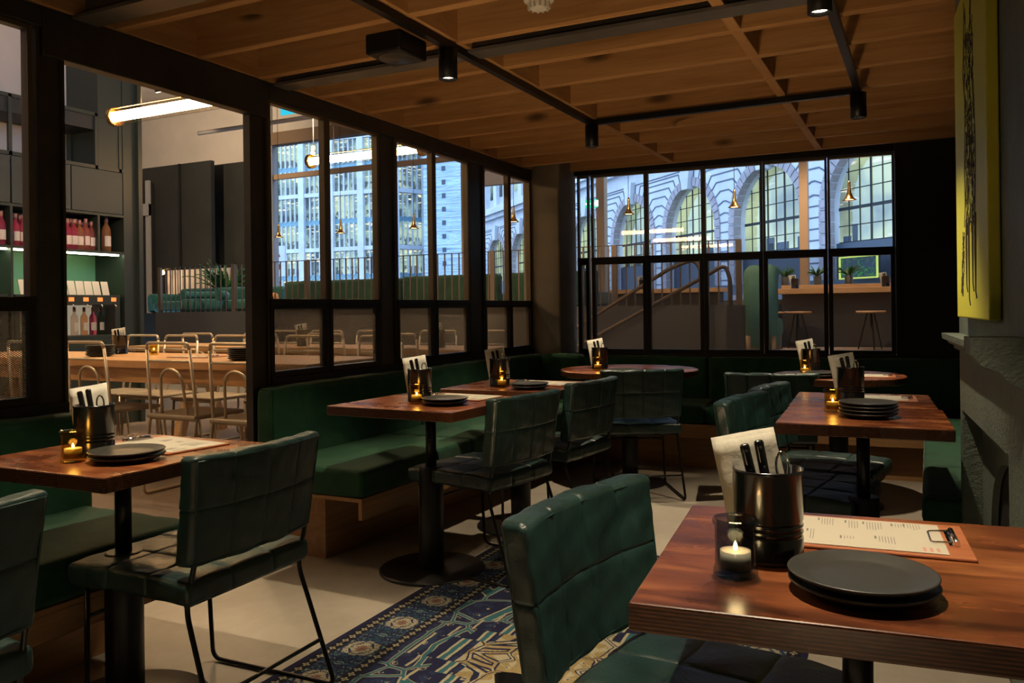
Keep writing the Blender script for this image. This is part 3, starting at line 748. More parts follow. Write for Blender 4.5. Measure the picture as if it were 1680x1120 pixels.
def bbox(name,s0,s1,d0,d1,z0,z1,r,seed):
    mb=cushion(s1-s0,d1-d0,z1-z0,r=r,puff=.008,sd=.003,nx=max(16,int((s1-s0)*16)),ny=14,nz=6,wr=.0012,seed=seed)
    o=mb.build(name,M['velvet'],t); o.location=A@Vector(((s0+s1)/2,(d0+d1)/2,(z0+z1)/2)); o.rotation_euler=(0,0,BA)
for i,(a,b) in enumerate(((-.10,.98),(.985,2.02),(2.025,3.0))): bbox('backrest',a,b,-.17,-.065,.40,.765,.026,i+9)
for i,(a,b) in enumerate(((.305,1.05),(1.055,1.85),(1.855,2.56))): bbox('seat_cushion',a,b,-.74,-.172,.333,.455,.034,i+20)
mb=MB(); mb.box(.30,2.56,-.73,-.07,.312,.330,A); mb.box(.30,2.53,-.73,-.71,.235,.312,A); mb.build('seat_board',M['ply_x'],t,bevel=.002)
mb=MB(); mb.box(0.0,2.55,-.60,-.58,0,.312,A); mb.build('base_panel',M['ply_x'],t)
t=thing('banquette','green velvet bench on the right running up to the chimney breast','banquette',(0,0,0))
for i,(a,b) in enumerate(((3.36,4.02),(4.025,5.0),(5.005,5.72))):
    mb=cushion(.54,b-a,.122,r=.034,puff=.01,sd=.003,nx=16,ny=18,nz=6,wr=.0012,seed=i+40); o=mb.build('seat_cushion',M['velvet'],t); o.location=(.245,(a+b)/2,.394)
mb=cushion(.10,2.6,.36,r=.026,puff=.006,nx=6,ny=30,nz=8,wr=.001,seed=50); o=mb.build('backrest',M['velvet'],t); o.location=(.56,4.68,.60)
mb=MB(); mb.box(-.015,.60,3.36,5.7,.312,.330); mb.box(-.015,.005,3.36,5.7,.235,.312); mb.box(.10,.12,3.36,5.7,0,.312); mb.build('base_panel',M['ply'],t,bevel=.002)

# ================================================================= TABLES
TT=.75
def pedestal(t,base_r=.235,dome=False):
    MB().lathe([(0,.0),(base_r,.0),(base_r,.010),(base_r-.012,.016),(.06,.018),(0,.018)],48).build('base_plate',M['black'],t)
    MB().tube([(0,0,.018),(0,0,.46)],.053,28).build('base_sleeve',M['black'],t,bevel=.006)
    MB().tube([(0,0,.46),(0,0,TT-.045)],.023,20).build('pole',M['blackrod'],t)
    mb=MB(); mb.box(-.11,.11,-.11,.11,TT-.045,TT-.040); mb.build('mounting_plate',M['black'],t)
def table(x,y,rz,label,sx=.6,sy=.6,group=None):
    t=thing('bistro_table',label,'table',(x,y,0),rz,group)
    o=MB().box(-sx/2,sx/2,-sy/2,sy/2,-.04,0).build('tabletop',M['table'],t,bevel=.0035,bseg=2); o.location=(0,0,TT)
    pedestal(t); return t
def rtable(x,y,r,label):
    t=thing('round_table',label,'table',(x,y,0),.3)
    o=MB().lathe([(0,0),(r-.004,0),(r,-.004),(r,-.036),(r-.004,-.04),(0,-.04)],72,smooth=False).build('tabletop',M['table'],t); o.location=(0,0,TT)
    pedestal(t); return t
R_=math.radians
T={}
T['T1']=table(-2.12,1.665,R_(1),'square dark wood table at the near left bench, before the green chair back',.585,.585)
T['T2']=table(-1.985,3.14,R_(-2),'square wood table nearest the camera at the long left bench',.64,.64)
T['T3']=table(-1.95,3.97,R_(2),'square wood table behind it at the long left bench, second from the opening',.62,.62)
T['T4']=rtable(-1.77,5.25,.45,'round wood table in the far left corner beside the plastered column')
T['T5']=rtable(-.47,5.15,.365,'round wood table under the right-hand back windows')
T['T6']=table(-.215,3.265,R_(3),'square wood table by the fireplace with a stack of four plates',.555,.55)
T['T6b']=table(-.255,3.822,R_(3.4),'square wood table pushed against the far side of the one by the fireplace',.545,.55)
T['T7']=table(-.105,1.416,R_(6),'large reddish wood table in the lower right corner of the view',.6,.6)

# ================================================================= LEATHER CHAIRS
def make_chair():
    t=thing('leather_chair','x','chair')
    sx=(-.118,0,.118)
    def bs(p):  # seat: slightly dished and drooping at front/back
        return Vector((p.x,p.y,p.z-.012*(1-(p.x/.24)**2)*0+.006*math.cos(p.y*7)))
    mb=cushion(.49,.475,.064,r=.017,seamx=(-.082,.082),seamy=(-.085,.07),sd=.0035,puff=.0035,bend=bs,nx=26,ny=26,nz=6,wr=.0011,seed=3,sw=.0035)
    o=mb.build('seat',M['leather'],t); o.location=(0,0,.418)
    H=.295
    def bb(p):
        c=.030*(p.x/.24)**2   # curved forward at the ends
        ty=-.13*(p.z)         # leaning back
        return Vector((p.x*(1+.03*(p.z/.16)),p.y+c+ty,p.z))
    mb=cushion(.495,.056,H,r=.015,seamx=(-.123,0,.123),seamz=(.006,),sd=.0026,puff=.0016,puffsides='y',bend=bb,nx=34,ny=5,nz=22,wr=.0013,seed=8,sw=.003)
    o=mb.build('backrest',M['leather'],t); o.location=(0,-.262,.635)
    # piping round the back panel
    mb=MB()
    for ys in (-.0265,.0265):
        P=[(-.236,-.135),(.236,-.135),(.236,.135),(-.236,.135)]
        path=[]
        for i in range(4):
            a=P[i];b=P[(i+1)%4]
            for k in range(14):
                q=(a[0]+(b[0]-a[0])*k/14,a[1]+(b[1]-a[1])*k/14)
                v=bb(Vector((q[0],ys,q[1]))); path.append((v.x,v.y-.001,v.z))
        mb.tube(path,.0026,5,closed=True)
    o=mb.build('piping',M['leather'],t); o.location=(0,-.262,.635)
    for s in (-1,1):
        x=s*.222
        p=curve_path([(x*.97,-.252,.58),(x,-.232,.47),(x,-.205,.375),(x*1.06,-.335,.009),(x*1.06,.165,.009),(x,.175,.385)],[0,.02,.05,.035,.035,0],6)
        MB().tube(p,.0072,8).build('side_frame',M['blackrod'],t)
    mb=MB(); mb.tube([(-.229,-.288,.145),(.229,-.288,.145)],.006,8); mb.build('rear_stretcher',M['blackrod'],t)
    mb=MB(); mb.tube([(-.222,.172,.30),(.222,.172,.30)],.006,8); mb.build('front_stretcher',M['blackrod'],t)
    for yy,zz in ((.172,.384),(-.205,.38)): MB().tube([(-.222,yy,zz),(.222,yy,zz)],.006,8).build('seat_rail',M['blackrod'],t)
    return t
chair0=make_chair()
CH=[(( -1.68,1.79),(-1,-.02),'green leather chair at the near left table, its quilted back to the camera'),
    (( -1.665,.885),(-1,0),'green leather chair cut off at the left edge of the view'),
    (( -1.55,3.28),(-1,.16),'green leather chair at the first table of the long bench'),
    (( -1.53,4.05),(-1,.12),'green leather chair at the second table of the long bench'),
    (( -1.525,4.79),(-.5,.866),'green leather chair seen square from behind at the far left round table'),
    (( -.775,4.74),(-.21,.978),'green leather chair at the right round table, turned away'),
    (( -.725,3.49),(1,-.15),'green leather chair on the left of the table with four plates'),
    (( -.70,4.01),(1,-.12),'green leather chair just behind the one left of the four-plate table'),
    (( -.655,1.545),(1,-.14),'green leather chair in the lower middle, drawn up to the lower right table')]
for i,((bx,by),(fx,fy),lb) in enumerate(CH):
    f=Vector((fx,fy)).normalized(); rz=math.atan2(f.y,f.x)-PI/2
    x=bx+f.x*.288; y=by+f.y*.288
    if i==0: chair0.location=(x,y,0); chair0.rotation_euler=(0,0,rz); chair0['label']=lb; c=chair0
    else: c=dup(chair0,(x,y,0),rz,lb)
    c['group']='green leather chairs'

# ================================================================= TABLEWARE
def proto(fn,hide=[]):
    return fn()
def make_tin():
    t=thing('cutlery_tin','x','tin')
    r=.0535; h=.145
    pr=[(0,.003),(r-.003,.003),(r,0),(r+.0015,.003),(r,.007)]
    for z in (.042,.052,.062): pr+=[(r,z-.004),(r-.0022,z),(r,z+.004)]
    pr+=[(r,h-.008),(r+.0018,h-.004),(r+.0012,h),(r-.0012,h-.001),(r-.0015,.006),(0,.006)]
    MB().lathe(pr,40).build('tin_body',M['blackgloss'],t)
    return t
def make_napkin():
    mb=MB(); n=8; W,Hh=.105,.17
    R=random.Random(4)
    g=[[0]*(n+1) for _ in range(n+1)]
    pts={}
    for lay,(yo) in enumerate((0,.004)):
        for i in range(n+1):
            for j in range(n+1):
                x=-W/2+W*i/n; z=Hh*j/n
                y=yo+.004*math.sin(x*60+lay)+.003*math.sin(z*50)
                pts[(lay,i,j)]=mb.bm.verts.new((x,y,z+(.008*lay if j==n else 0)))
        for i in range(n):
            for j in range(n):
                mb._f([pts[(lay,i,j)],pts[(lay,i+1,j)],pts[(lay,i+1,j+1)],pts[(lay,i,j+1)]],True)
    o=mb.build('paper_napkin',M['napkin'],solid=.0012,norm=False); o['category']='napkin'; return o
def make_knife():
    t=thing('table_knife','x','knife')
    # stands handle up: blade from z=0 to .10, handle .10 to .20
    mb=MB(); mb.box(-.008,.008,-.0008,.0008,0,.105); mb.build('blade',M['chrome'],t)
    mb=cushion(.0155,.011,.085,r=.005,nx=3,ny=3,nz=8,sd=0,puff=0); o=mb.build('handle',M['handle'],t); o.location=(0,0,.144)
    for z in (.115,.144,.175): MB().tube([(0,-.0064,z),(0,.0064,z)],.002,8).build('rivet',M['chrome'],t)
    return t
def make_fork():
    t=thing('table_fork','x','fork')
    MB().tube([(0,0,0),(0,0,.11),(0,.002,.13)],[.003,.003,.004],8).build('shaft',M['chrome'],t)
    path=[(0+.010*math.cos(a),.002,.155+.022*math.sin(a)) for a in [k*2*PI/20 for k in range(20)]]
    MB().tube(path,.0025,6,closed=True).build('handle_loop',M['chrome'],t)
    return t
def make_candle(mat,label):
    t=thing('candle_glass',label,'candle holder')
    r=.031
    MB().lathe([(0,.0),(r-.002,.0),(r+.002,.004),(r+.001,.012),(r-.001,.016),(r-.001,.074),(r+.002,.078),(r+.003,.083),(r,.087),(r-.004,.083),(r-.0045,.02),(r-.006,.010),(0,.009)],36).build('glass_jar',mat,t)
    MB().lathe([(0,.012),(.0225,.012),(.0225,.038),(.018,.0365),(0,.036)],28).build('tealight_wax',M['wax'],t)
    MB().lathe([(0,.037),(.0028,.039),(.0034,.043),(.002,.048),(0,.052)],12).build('flame',M['flame'],t)
    l=bpy.data.lights.new('candle_glow','POINT'); l.energy=.16; l.color=(1,.55,.2); l.shadow_soft_size=.012
    lo=bpy.data.objects.new('candle_glow_light',l); COL.objects.link(lo); lo.parent=t; lo.location=(0,0,.058)
    return t
def make_plate():
    r=.1
    o=MB().lathe([(0,.004),(.05,.004),(.056,0),(.062,.002),(.085,.007),(r-.002,.0145),(r,.017),(r-.0015,.0185),(r-.004,.0182),(.074,.0105),(.070,.0095),(.05,.0088),(0,.0085)],64).build('stoneware_plate',M['plate'])
    o['category']='plate'; return o
def make_menu(detailed=True):
    t=thing('menu_clipboard','x','clipboard')
    L_,W_=.345,.215
    MB().box(-L_/2,L_/2,-W_/2,W_/2,0,.005).build('clip_board',M['board'],t,bevel=.0022)
    MB().box(-L_/2+.004,L_/2-.038,-W_/2+.012,W_/2-.014,.0052,.0062).build('menu_sheet',M['paper'],t)
    mb=MB(); x=L_/2-.025
    mb.box(x-.008,x+.008,-.045,.045,.005,.008); mb.tube([(x+.003,-.045,.011),(x+.003,.045,.011)],.005,10)
    p=curve_path([(x,-.038,.012),(x-.034,-.036,.009),(x-.034,.036,.009),(x,.038,.012)],.008,4); mb.tube(p,.0018,6)
    mb.build('chrome_clip',M['chrome'],t)
    ink=MB(); red=MB(); R=random.Random(11); zt=.0063
    def line(mb,x,y0,y1,w=.0011): mb.box(x-w/2,x+w/2,y0,y1,zt,zt+.0001)
    # columns of print running across the sheet (lines read across the width)
    blocks=[(-.150,.02,.075,4),(-.120,.03,.08,6),(-.118,-.07,-.01,7),(-.075,-.075,.0,2),(-.058,.035,.085,5),(-.012,.025,.08,4),(-.02,-.055,-.03,4),(.018,.02,.08,6),(.035,-.06,-.015,6),(.065,.05,.08,4),(.085,.045,.085,5)]
    for bx,y0,y1,n in blocks:
        if bx>.09: continue
        line(ink,bx-.006,y1-.018,y1,.003)
        for k in range(n):
            line(ink,bx+k*.0046,y0+R.uniform(0,.012),y1,.0010)
    for k in range(3):
        for j in range(4): red.box(.098+k*.010,.104+k*.010-.001,-.085+j*.006,-.0825+j*.006,zt,zt+.0001)
    ink.build('menu_print',M['ink'],t); red.build('red_print',M['inkred'],t)
    return t
tin0=make_tin(); nap0=make_napkin(); kn0=make_knife(); fk0=make_fork(); pl0=make_plate(); mn0=make_menu()
ca0=make_candle(M['amber'],'x'); cg0=make_candle(M['greyglass'],'small smoky grey glass with a lit tealight on the lower right table')
used={}
def inst(p,loc,rz=0,label=None,group=None,tilt=None,scale=None):
    if id(p) not in used and p.name not in used:
        used[p.name]=1
        p.location=loc; p.rotation_euler=tilt if tilt is not None else (0,0,rz)
        if label: p['label']=label
        if group: p['group']=group
        if scale: p.scale=(scale,)*3
        return p
    return dup(p,loc,rz,label,group,tilt,scale)
def tinset(x,y,z,rz,where,flip=1,full=True):
    inst(tin0,(x,y,z),rz,'glossy black tin of cutlery '+where,'cutlery tins')
    Rz=Matrix.Rotation(rz,4,'Z')
    def place(p,off,rx,ry,lab,grp,sc=None):
        o=Rz@Vector(off); e=(Rz@Matrix.Rotation(rx,4,'X')@Matrix.Rotation(ry,4,'Y')).to_euler()
        inst(p,(x+o.x,y+o.y,z+off[2]),0,lab,grp,tilt=e,scale=sc)
    place(nap0,(-.002,.012,.022),-.12,-.16,'cream paper napkin in the tin '+where,'napkins in tins')
    place(kn0,(.002,-.012,.002),-.05,-.22,'left black-handled knife in the tin '+where,'cutlery in tins')
    place(kn0,(.016,-.008,.006),-.03,-.17,'right black-handled knife in the tin '+where,'cutlery in tins')
    place(fk0,(.030,-.014,-.006),-.02,-.06,'looped metal fork in the tin '+where,'cutlery in tins')
def plates(x,y,z,n,where):
    names={1:['single'],2:['lower','upper'],4:['bottom','second lowest','second highest','top'],6:['lowest','second','third','fourth','fifth','topmost']}[n]
    for k in range(n):
        inst(pl0,(x+random.uniform(-.002,.002),y+random.uniform(-.002,.002),z+k*.0128),random.random()*6,names[k]+' dark stoneware plate '+where,'dark plates')
TZ=TT+.0005; CAMR=TH
# T7
tinset(-.232,1.372,TZ,TH,'on the lower right table')
inst(cg0,(-.262,1.262,TZ),0)
plates(-.085,1.262,TZ,2,'of the pair on the lower right table')
inst(mn0,(-.115,1.565,TZ),R_(5),'wooden clipboard with a printed cream menu on the lower right table','menu clipboards')
# T1
tinset(-2.155,1.60,TZ,TH+.1,'on the near left table')
inst(ca0,(-2.105,1.497,TZ),0,'small amber glass with a lit tealight on the near left table','amber candle glasses')
plates(-1.985,1.575,TZ,2,'of the pair on the near left table')
inst(mn0,(-2.10,1.80,TZ),R_(173),'wooden clipboard with a cream menu on the near left table','menu clipboards')
# T2
tinset(-2.03,3.125,TZ,TH,'on the first table of the long bench')
inst(ca0,(-1.985,3.03,TZ),0,'small amber glass with a lit tealight on the first table of the long bench','amber candle glasses')
plates(-1.85,3.045,TZ,2,'of the pair on the first table of the long bench')
inst(mn0,(-1.93,3.315,TZ),R_(175),'wooden clipboard with a cream menu on the first table of the long bench','menu clipboards')
# T3
tinset(-2.03,3.90,TZ,TH,'on the second table of the long bench')
inst(ca0,(-1.975,3.815,TZ),0,'small amber glass with a lit tealight on the second table of the long bench','amber candle glasses')
plates(-1.81,3.80,TZ,2,'of the pair on the second table of the long bench')
inst(mn0,(-1.86,4.08,TZ),R_(172),'wooden clipboard with a cream menu on the second table of the long bench','menu clipboards')
# T4
tinset(-1.955,5.20,TZ,TH,'on the far left round table')
inst(ca0,(-1.92,5.07,TZ),0,'small amber glass with a lit tealight on the far left round table','amber candle glasses')
plates(-1.72,5.0,TZ,1,'on the far left round table')
# T5
tinset(-.63,5.27,TZ,TH,'on the right round table')
inst(ca0,(-.645,5.10,TZ),0,'small amber glass with a lit tealight on the right round table','amber candle glasses')
plates(-.54,4.93,TZ,2,'of the pair on the right round table')
inst(mn0,(-.335,5.08,TZ),R_(3),'wooden clipboard with a cream menu on the right round table','menu clipboards')
# T6
inst(ca0,(-.325,3.355,TZ),0,'small amber glass with a lit tealight on the table by the fireplace','amber candle glasses')
plates(-.195,3.24,TZ,4,'in the stack on the table by the fireplace')
tinset(-.292,3.745,TZ,TH-.1,'on the table just behind the four stacked plates')
inst(mn0,(-.215,3.875,TZ),R_(3),'wooden clipboard with a cream menu behind the four stacked plates','menu clipboards')

# ================================================================= RUG
rg=MB(); nx=40
rg.box(-.76,.76,-1.30,1.30,0,.006)
o=rg.build('patterned_rug',M['rug'],bevel=.002); o.location=(-1.115,2.43,.0005); o.rotation_euler=(0,0,R_(1.2)); tag(o,'navy, teal and cream oriental rug with a flowered border on the concrete floor','rug')

# ================================================================= WINE WALL (face at X=-7.6)
XF=-7.6
t=thing('wine_cabinet','tall green-grey wine cabinet wall with open frames, doors and a lit niche','cabinet')
mb=MB()
mb.box(XF-.5,XF,6.02,6.17,0,5.68); mb.box(XF-.5,XF-.01,5.735,6.02,2.65,5.68); mb.box(XF-.03,XF+.05,6.17,6.22,0,5.68); mb.build('end_pillar',M['cabgreen'],t)
mb=MB()
for y in (3.9,4.815,5.71,5.99):
    mb.box(XF-.03,XF,y-.016,y+.016,2.65,3.22)
    mb.box(XF-.45,XF-.42,y-.016,y+.016,2.65,3.22)
for z in (2.65,3.19): mb.box(XF-.03,XF,3,6.02,z,z+.035); mb.box(XF-.45,XF-.42,3,6.02,z,z+.035)
mb.build('open_frame',M['cabgreen'],t)
mb=MB(); mb.box(XF-.44,XF-.02,3,6.02,3.05,3.19); mb.build('frame_shelf',M['wall_dark'],t)
for i,(a,b) in enumerate(((3.0,3.9),(3.905,4.81),(4.82,5.42),(5.425,6.015))):
    MB().box(XF-.03,XF,a+.004,b-.004,2.205,2.645).build('door',M['cabdoor'],t,bevel=.003)
mb=MB(); mb.box(XF-.5,XF-.46,3,6.02,.0,2.205); mb.build('back_panel',M['cablight'],t)
mb=MB()
for z in (2.175,1.785): mb.box(XF-.46,XF,3,6.02,z,z+.025)
mb.build('shelf',M['cabgreen'],t)
for y in (3.9,4.815,5.725): MB().box(XF-.46,XF,y-.012,y+.012,1.81,2.175).build('divider',M['cabgreen'],t)
for y in (3.9,4.815): MB().box(XF-.46,XF,y-.012,y+.012,.93,1.785).build('divider',M['cabgreen'],t)
MB().box(XF-.46,XF,3,6.02,0,.90).build('base_cabinet',M['cabgreen'],t,bevel=.004)
mb=MB()
for a,b in ((3.0,3.88),(3.92,4.79),(4.84,5.98)): mb.box(XF-.06,XF-.03,a,b,1.768,1.783)
mb.build('led_strip',M['led'],t)
mb=MB()
for y in (4.95,5.35,5.75): mb.tube([(XF+.02,y-.06,.80),(XF+.02,y+.06,.80)],.008,8)
mb.build('drawer_handle',M['black'],t)
for (a,b,lb,n0) in ((4.85,5.98,'wine dispenser with orange displays and a glass front, right part of the cabinet wall',6),(3.93,4.79,'wine dispenser on the left part of the cabinet wall, mostly hidden by the post',4)):
    d=thing('wine_dispenser',lb,'wine dispenser')
    mb=MB(); mb.box(XF-.40,XF-.02,a,b,1.255,1.355); mb.box(XF-.40,XF-.02,a,a+.05,.93,1.255); mb.box(XF-.40,XF-.02,b-.06,b,.93,1.255); mb.box(XF-.40,XF-.02,a,b,.90,.945)
    mb.build('dispenser_body',M['cabgreen'],d,bevel=.004)
    MB().box(XF-.40,XF-.385,a+.05,b-.06,.945,1.255).build('lit_back',simple('fridge_back',(.5,.46,.38),.6,emis=(1,.85,.62),estr=.28),d)
    MB().box(XF-.03,XF-.026,a+.05,b-.06,.945,1.255).build('glass_front',M['glass'],d)
    n=7 if n0==6 else 5
    for k in range(n):
        y=a+.09+k*(b-a-.17)/(n-1)
        mb=MB(); mb.box(XF-.018,XF-.014,y-.028,y+.028,1.29,1.33); mb.build('orange_display',M['orangescreen'],d)
        mb=MB(); mb.tube([(XF-.01,y,1.262),(XF+.02,y,1.245),(XF+.02,y,1.228)],.007,8); mb.build('spout',M['chrome'],d)
def bottle(label,mat,group,h=.31,r=.038,lab=True,shape=0):
    t=thing('wine_bottle',label,'wine bottle',(0,0,0),0,group)
    k=h/.31
    MB().lathe([(0,.004),(r-.003,0),(r,.006),(r,.185*k),(r*.86,.212*k),(.015,.24*k),(.0135,.30*k),(.0155,.302*k),(.0155,.31*k),(0,.31*k)],18).build('glass_body',mat,t)
    MB().lathe([(.0158,.262*k),(.0162,.262*k),(.0162,.312*k),(0,.312*k)],14).build('capsule',M['winecap'],t)
    mb=MB(); A0,A1=-.9,.9
    P=[]
    for i in range(9):
        a=A0+(A1-A0)*i/8; P.append((a,))
    for i in range(8):
        a=A0+(A1-A0)*i/8; b=A0+(A1-A0)*(i+1)/8; rr=r+.0008
        v=[mb.bm.verts.new((rr*math.cos(q),rr*math.sin(q),z)) for q,z in ((a,.05*k),(b,.05*k),(b,.14*k),(a,.14*k))]; mb._f(v,True)
    mb.build('paper_label',M['winelabel'],t)
    return t
bpro={}
for nm in ('rose','pink','amberw','pale','darkg'): bpro[nm]=bottle('x',M['w_'+nm],'x')
R=random.Random(5)
def putb(nm,loc,label,group,sc=1,rz=None):
    return inst(bpro[nm],loc,R.uniform(-.5,.2) if rz is None else rz,label,group,scale=sc)
yy=4.50; cnt={}
while yy<5.70:
    if abs(yy-4.815)>.05:
        for row,dx in enumerate((.07,.165,.26)):
            oy=(0,.03,.06)[row]
            zone='seen left of the first steel post' if yy<5.2 else 'seen just right of the first steel post'
            kind=('pink' if yy<5.2 else 'rose') if R.random()<.65 else R.choice(['rose','pink','amberw'])
            rn=('front','middle','back')[row]
            side='left' if yy<5.2 else 'right'
            cnt[(rn,side)]=cnt.get((rn,side),0)+1; k_=cnt[(rn,side)]-1
            putb(kind,(XF-dx,yy+oy+R.uniform(-.006,.006),1.81),'%s wine bottle, number %d along the %s shelf row, %s of the first steel post'%({'pink':'pink','rose':'rose','amberw':'amber'}[kind],k_+1,rn,side),'bottles packed on the lit shelf',R.uniform(.94,1.04))
    yy+=.066
putb('amberw',(XF-.12,5.90,1.81),'single large pale rose bottle standing alone at the right end of the shelf','large bottle',1.2)
for k,(y,nm) in enumerate(((5.02,'pale'),(5.16,'rose'),(5.34,'rose'),(5.46,'pale'),(5.58,'pale'),(5.69,'amberw'),(5.79,'pink'),(5.88,'darkg'))):
    col={'pale':'pale','rose':'rose','amberw':'amber','pink':'pink','darkg':'dark green'}[nm]
    ordn=('first','second','third','fourth','fifth','sixth','seventh','last')[k]
    putb(nm,(XF-.20,y,.946),'%s wine bottle behind the glass of the dispenser, %s from the left'%(col,ordn),'bottles in the dispenser',.92)
for k,y in enumerate((4.05,4.22,4.4,4.58,4.70)):
    putb('rose',(XF-.20,y,.946),'rose wine bottle in the left dispenser, seen through mesh, number %d from the left'%(k+1),'bottles in the left dispenser',.92)
for k in range(9):
    y=(4.98,5.10,5.30,5.39,5.48,5.57,5.665,5.76,5.86)[k]
    o=MB(); o.box(-.003,.003,-.040,.040,0,.145); 
    o=o.build('wine_info_card',M['winelabel']); o.location=(XF-.08,y,1.357); o.rotation_euler=(0,-.25,R.uniform(-.08,.08))
    tag(o,'cream wine description card propped under the shelf light, %s from the left'%(('first','second','third','fourth','fifth','sixth','seventh','eighth','ninth')[k]),'card','wine cards')

# hall back-left walls
slab('wall_hall_left',-8.2,-8.1,-3,6.2,0,5.7,M['wall_white'],label='off-white hall wall behind the wine cabinets',cat='wall')
slab('wall_left_panel',-16.0,-13.15,12.5,12.6,0,4.30,M['wall_dark'],label='dark grey-green panelled wall at the back left of the hall',cat='wall')
slab('wall_left_panel_return',-14.1,-12.2,12.95,13.05,0,4.30,M['wall_dark'],label='dark wall behind the plant on the platform',cat='wall')
slab('trim_6',-14.05,-14.0,12.46,12.5,1.2,4.3,M['black'],label='dark vertical joint strip of the panelled wall',cat='trim')
slab('wall_hall_white',-18,-12.2,13.06,13.2,0,5.7,M['wall_white'],label='off-white upper wall above the dark panels',cat='wall')
slab('wall_hall_far_left',-18.2,-18,6,13.2,0,5.7,M['wall_white'],label='far left hall wall',cat='wall')
slab('wall_hall_side',-18,-8.1,6.1,6.17,0,5.7,M['wall_white'],label='hall wall behind the wine cabinets',cat='wall')
d=thing('door_1','narrow dark doorway with a blue-lit glass strip beside the wine wall','door',(-15.1,12.4,0)); d['kind']='structure'
MB().box(-.50,.30,0,.08,0,3.95).build('door_leaf',M['wall_black'],d)
MB().box(-.22,-.08,-.03,0,1.0,2.95).build('glass_strip',emit('dusk_glass_strip',(.25,.38,.62),.5),d)
mb=MB(); mb.box(-.3,-.24,-.06,0,0,4.0); mb.box(.20,.3,-.06,0,0,4.0); mb.box(-.5,.3,-.10,0,3.25,3.5); mb.build('door_frame',M['greypost'],d)
slab('floor_hall_back',-18,-8.1,6.1,9.9,-.1,0,M['floor'],label='hall floor beyond the wine wall',cat='floor')

# ================================================================= HALL CHAIRS AND TABLES
def hall_table(x0,x1,y0,y1,z,label):
    t=thing('communal_table',label,'table',(0,0,0))
    MB().box(x0,x1,y0,y1,z-.05,z).build('tabletop',M['hallwood'],t,bevel=.004)
    mb=MB(); mb.box(x0+.05,x1-.05,y0+.05,y0+.075,z-.15,z-.05); mb.box(x0+.05,x1-.05,y1-.075,y1-.05,z-.15,z-.05); mb.box(x0+.05,x0+.075,y0+.05,y1-.05,z-.15,z-.05); mb.box(x1-.075,x1-.05,y0+.05,y1-.05,z-.15,z-.05); mb.build('apron',M['hallwood'],t,bevel=.003)
    for xx in (x0+.6,x1-.6):
        for s in (-1,1):
            ym=(y0+y1)/2
            mb=MB(); mb.bar((xx,ym+s*.05,z-.15),(xx,ym+s*(y1-y0)*.40,.0),.09,.07,(1,0,0)); mb.build('leg',M['hallwood'],t,bevel=.003)
    return t
hall_table(-7.0,-3.22,3.76,4.56,.85,'long pale oak communal table just beyond the opening')
hall_table(-6.9,-3.05,5.50,6.16,.85,'second long oak communal table, seen through the partition mesh')
def make_tubechair():
    t=thing('tube_chair','x','chair')
    # local: faces +Y. width .42
    w=.205
    for s in (-1,1):
        p=curve_path([(s*w*.92,-.23,.93),(s*w,-.19,.50),(s*w,-.20,.47),(s*w,-.26,.012),(s*w,.20,.012),(s*w,.17,.50)],[0,.05,.04,.05,.05,0],5)
        MB().tube(p,.0105,8).build('side_tube',M['cream'],t)
    p=curve_path([(-w*.92,-.23,.93),(-w*.85,-.236,.97),(w*.85,-.236,.97),(w*.92,-.23,.93)],.05,6); MB().tube(p,.0105,8).build('top_tube',M['cream'],t)
    mb=MB(); mb.tube([(-w*.94,-.222,.855),(w*.94,-.222,.855)],.008,8); mb.build('cross_bar',M['cream'],t)
    p=[(-.115,-.18,.50)]+[(-.095*math.cos(k*PI/10),-.205-.012*math.sin(k*PI/10),.72+.085*math.sin(k*PI/10)) for k in range(11)]+[(.115,-.18,.50)]
    MB().tube(p,.009,8).build('back_loop',M['cream'],t)
    mb=cushion(.43,.42,.026,r=.011,nx=10,ny=10,nz=2,sd=0,puff=.004); o=mb.build('seat',M['creamseat'],t); o.location=(0,-.01,.505)
    for yy in (-.19,.17): MB().tube([(-w,yy,.488),(w,yy,.488)],.009,8).build('seat_rail',M['cream'],t)
    return t
tc0=make_tubechair()
HC=[]
# near side of table 1 (facing +Y)
for x,y,lb in ((-5.74,3.93,'cream tube chair half hidden by the first steel post'),(-5.08,3.92,'cream tube chair first to the right of the black tin in the opening'),(-4.27,3.90,'cream tube chair in the middle of the opening, near side of the oak table'),(-3.68,3.86,'cream tube chair against the right post of the opening')):
    HC.append((x,y+.02,0,lb))
for x,y,lb in ((-6.4,3.95,'cream tube chair seen through the near left mesh'),):
    HC.append((x,y,0,lb))
# far side of table 1 (facing -Y)
for x,lb in ((-6.03,'cream tube chair on the far side of the oak table, left one in the opening'),(-5.57,'cream tube chair on the far side of the oak table, next to the first'),(-5.0,'cream tube chair on the far side of the oak table, beside the second steel post'),(-4.25,'cream tube chair on the far side of the oak table, first in the mesh'),(-3.55,'cream tube chair on the far side of the oak table, at its right end')):
    HC.append((x,4.72,PI,lb))
for x,lb in ((-5.9,'cream tube chair at the second oak table, near side, farthest left'),(-5.15,'cream tube chair at the second oak table, near side, second from left'),(-4.45,'cream tube chair at the second oak table, near side, middle'),(-3.74,'cream tube chair at the second oak table, near side, right one')):
    HC.append((x,5.66,0,lb))
for x,lb in ((-5.68,'cream tube chair at the second oak table, far side, leftmost'),(-5.15,'cream tube chair at the second oak table, far side, second from left'),(-4.6,'cream tube chair at the second oak table, far side, middle'),(-3.9,'cream tube chair at the second oak table, far side, next to last'),(-3.37,'cream tube chair at the second oak table, far side, right end')):
    HC.append((x,6.08,PI,lb))
for i,(x,y,rz,lb) in enumerate(HC):
    inst(tc0,(x,y,0),rz,lb,'cream tube chairs in the hall')
def hall_plates(x,y,where): plates(x,y,.8505,6,where)
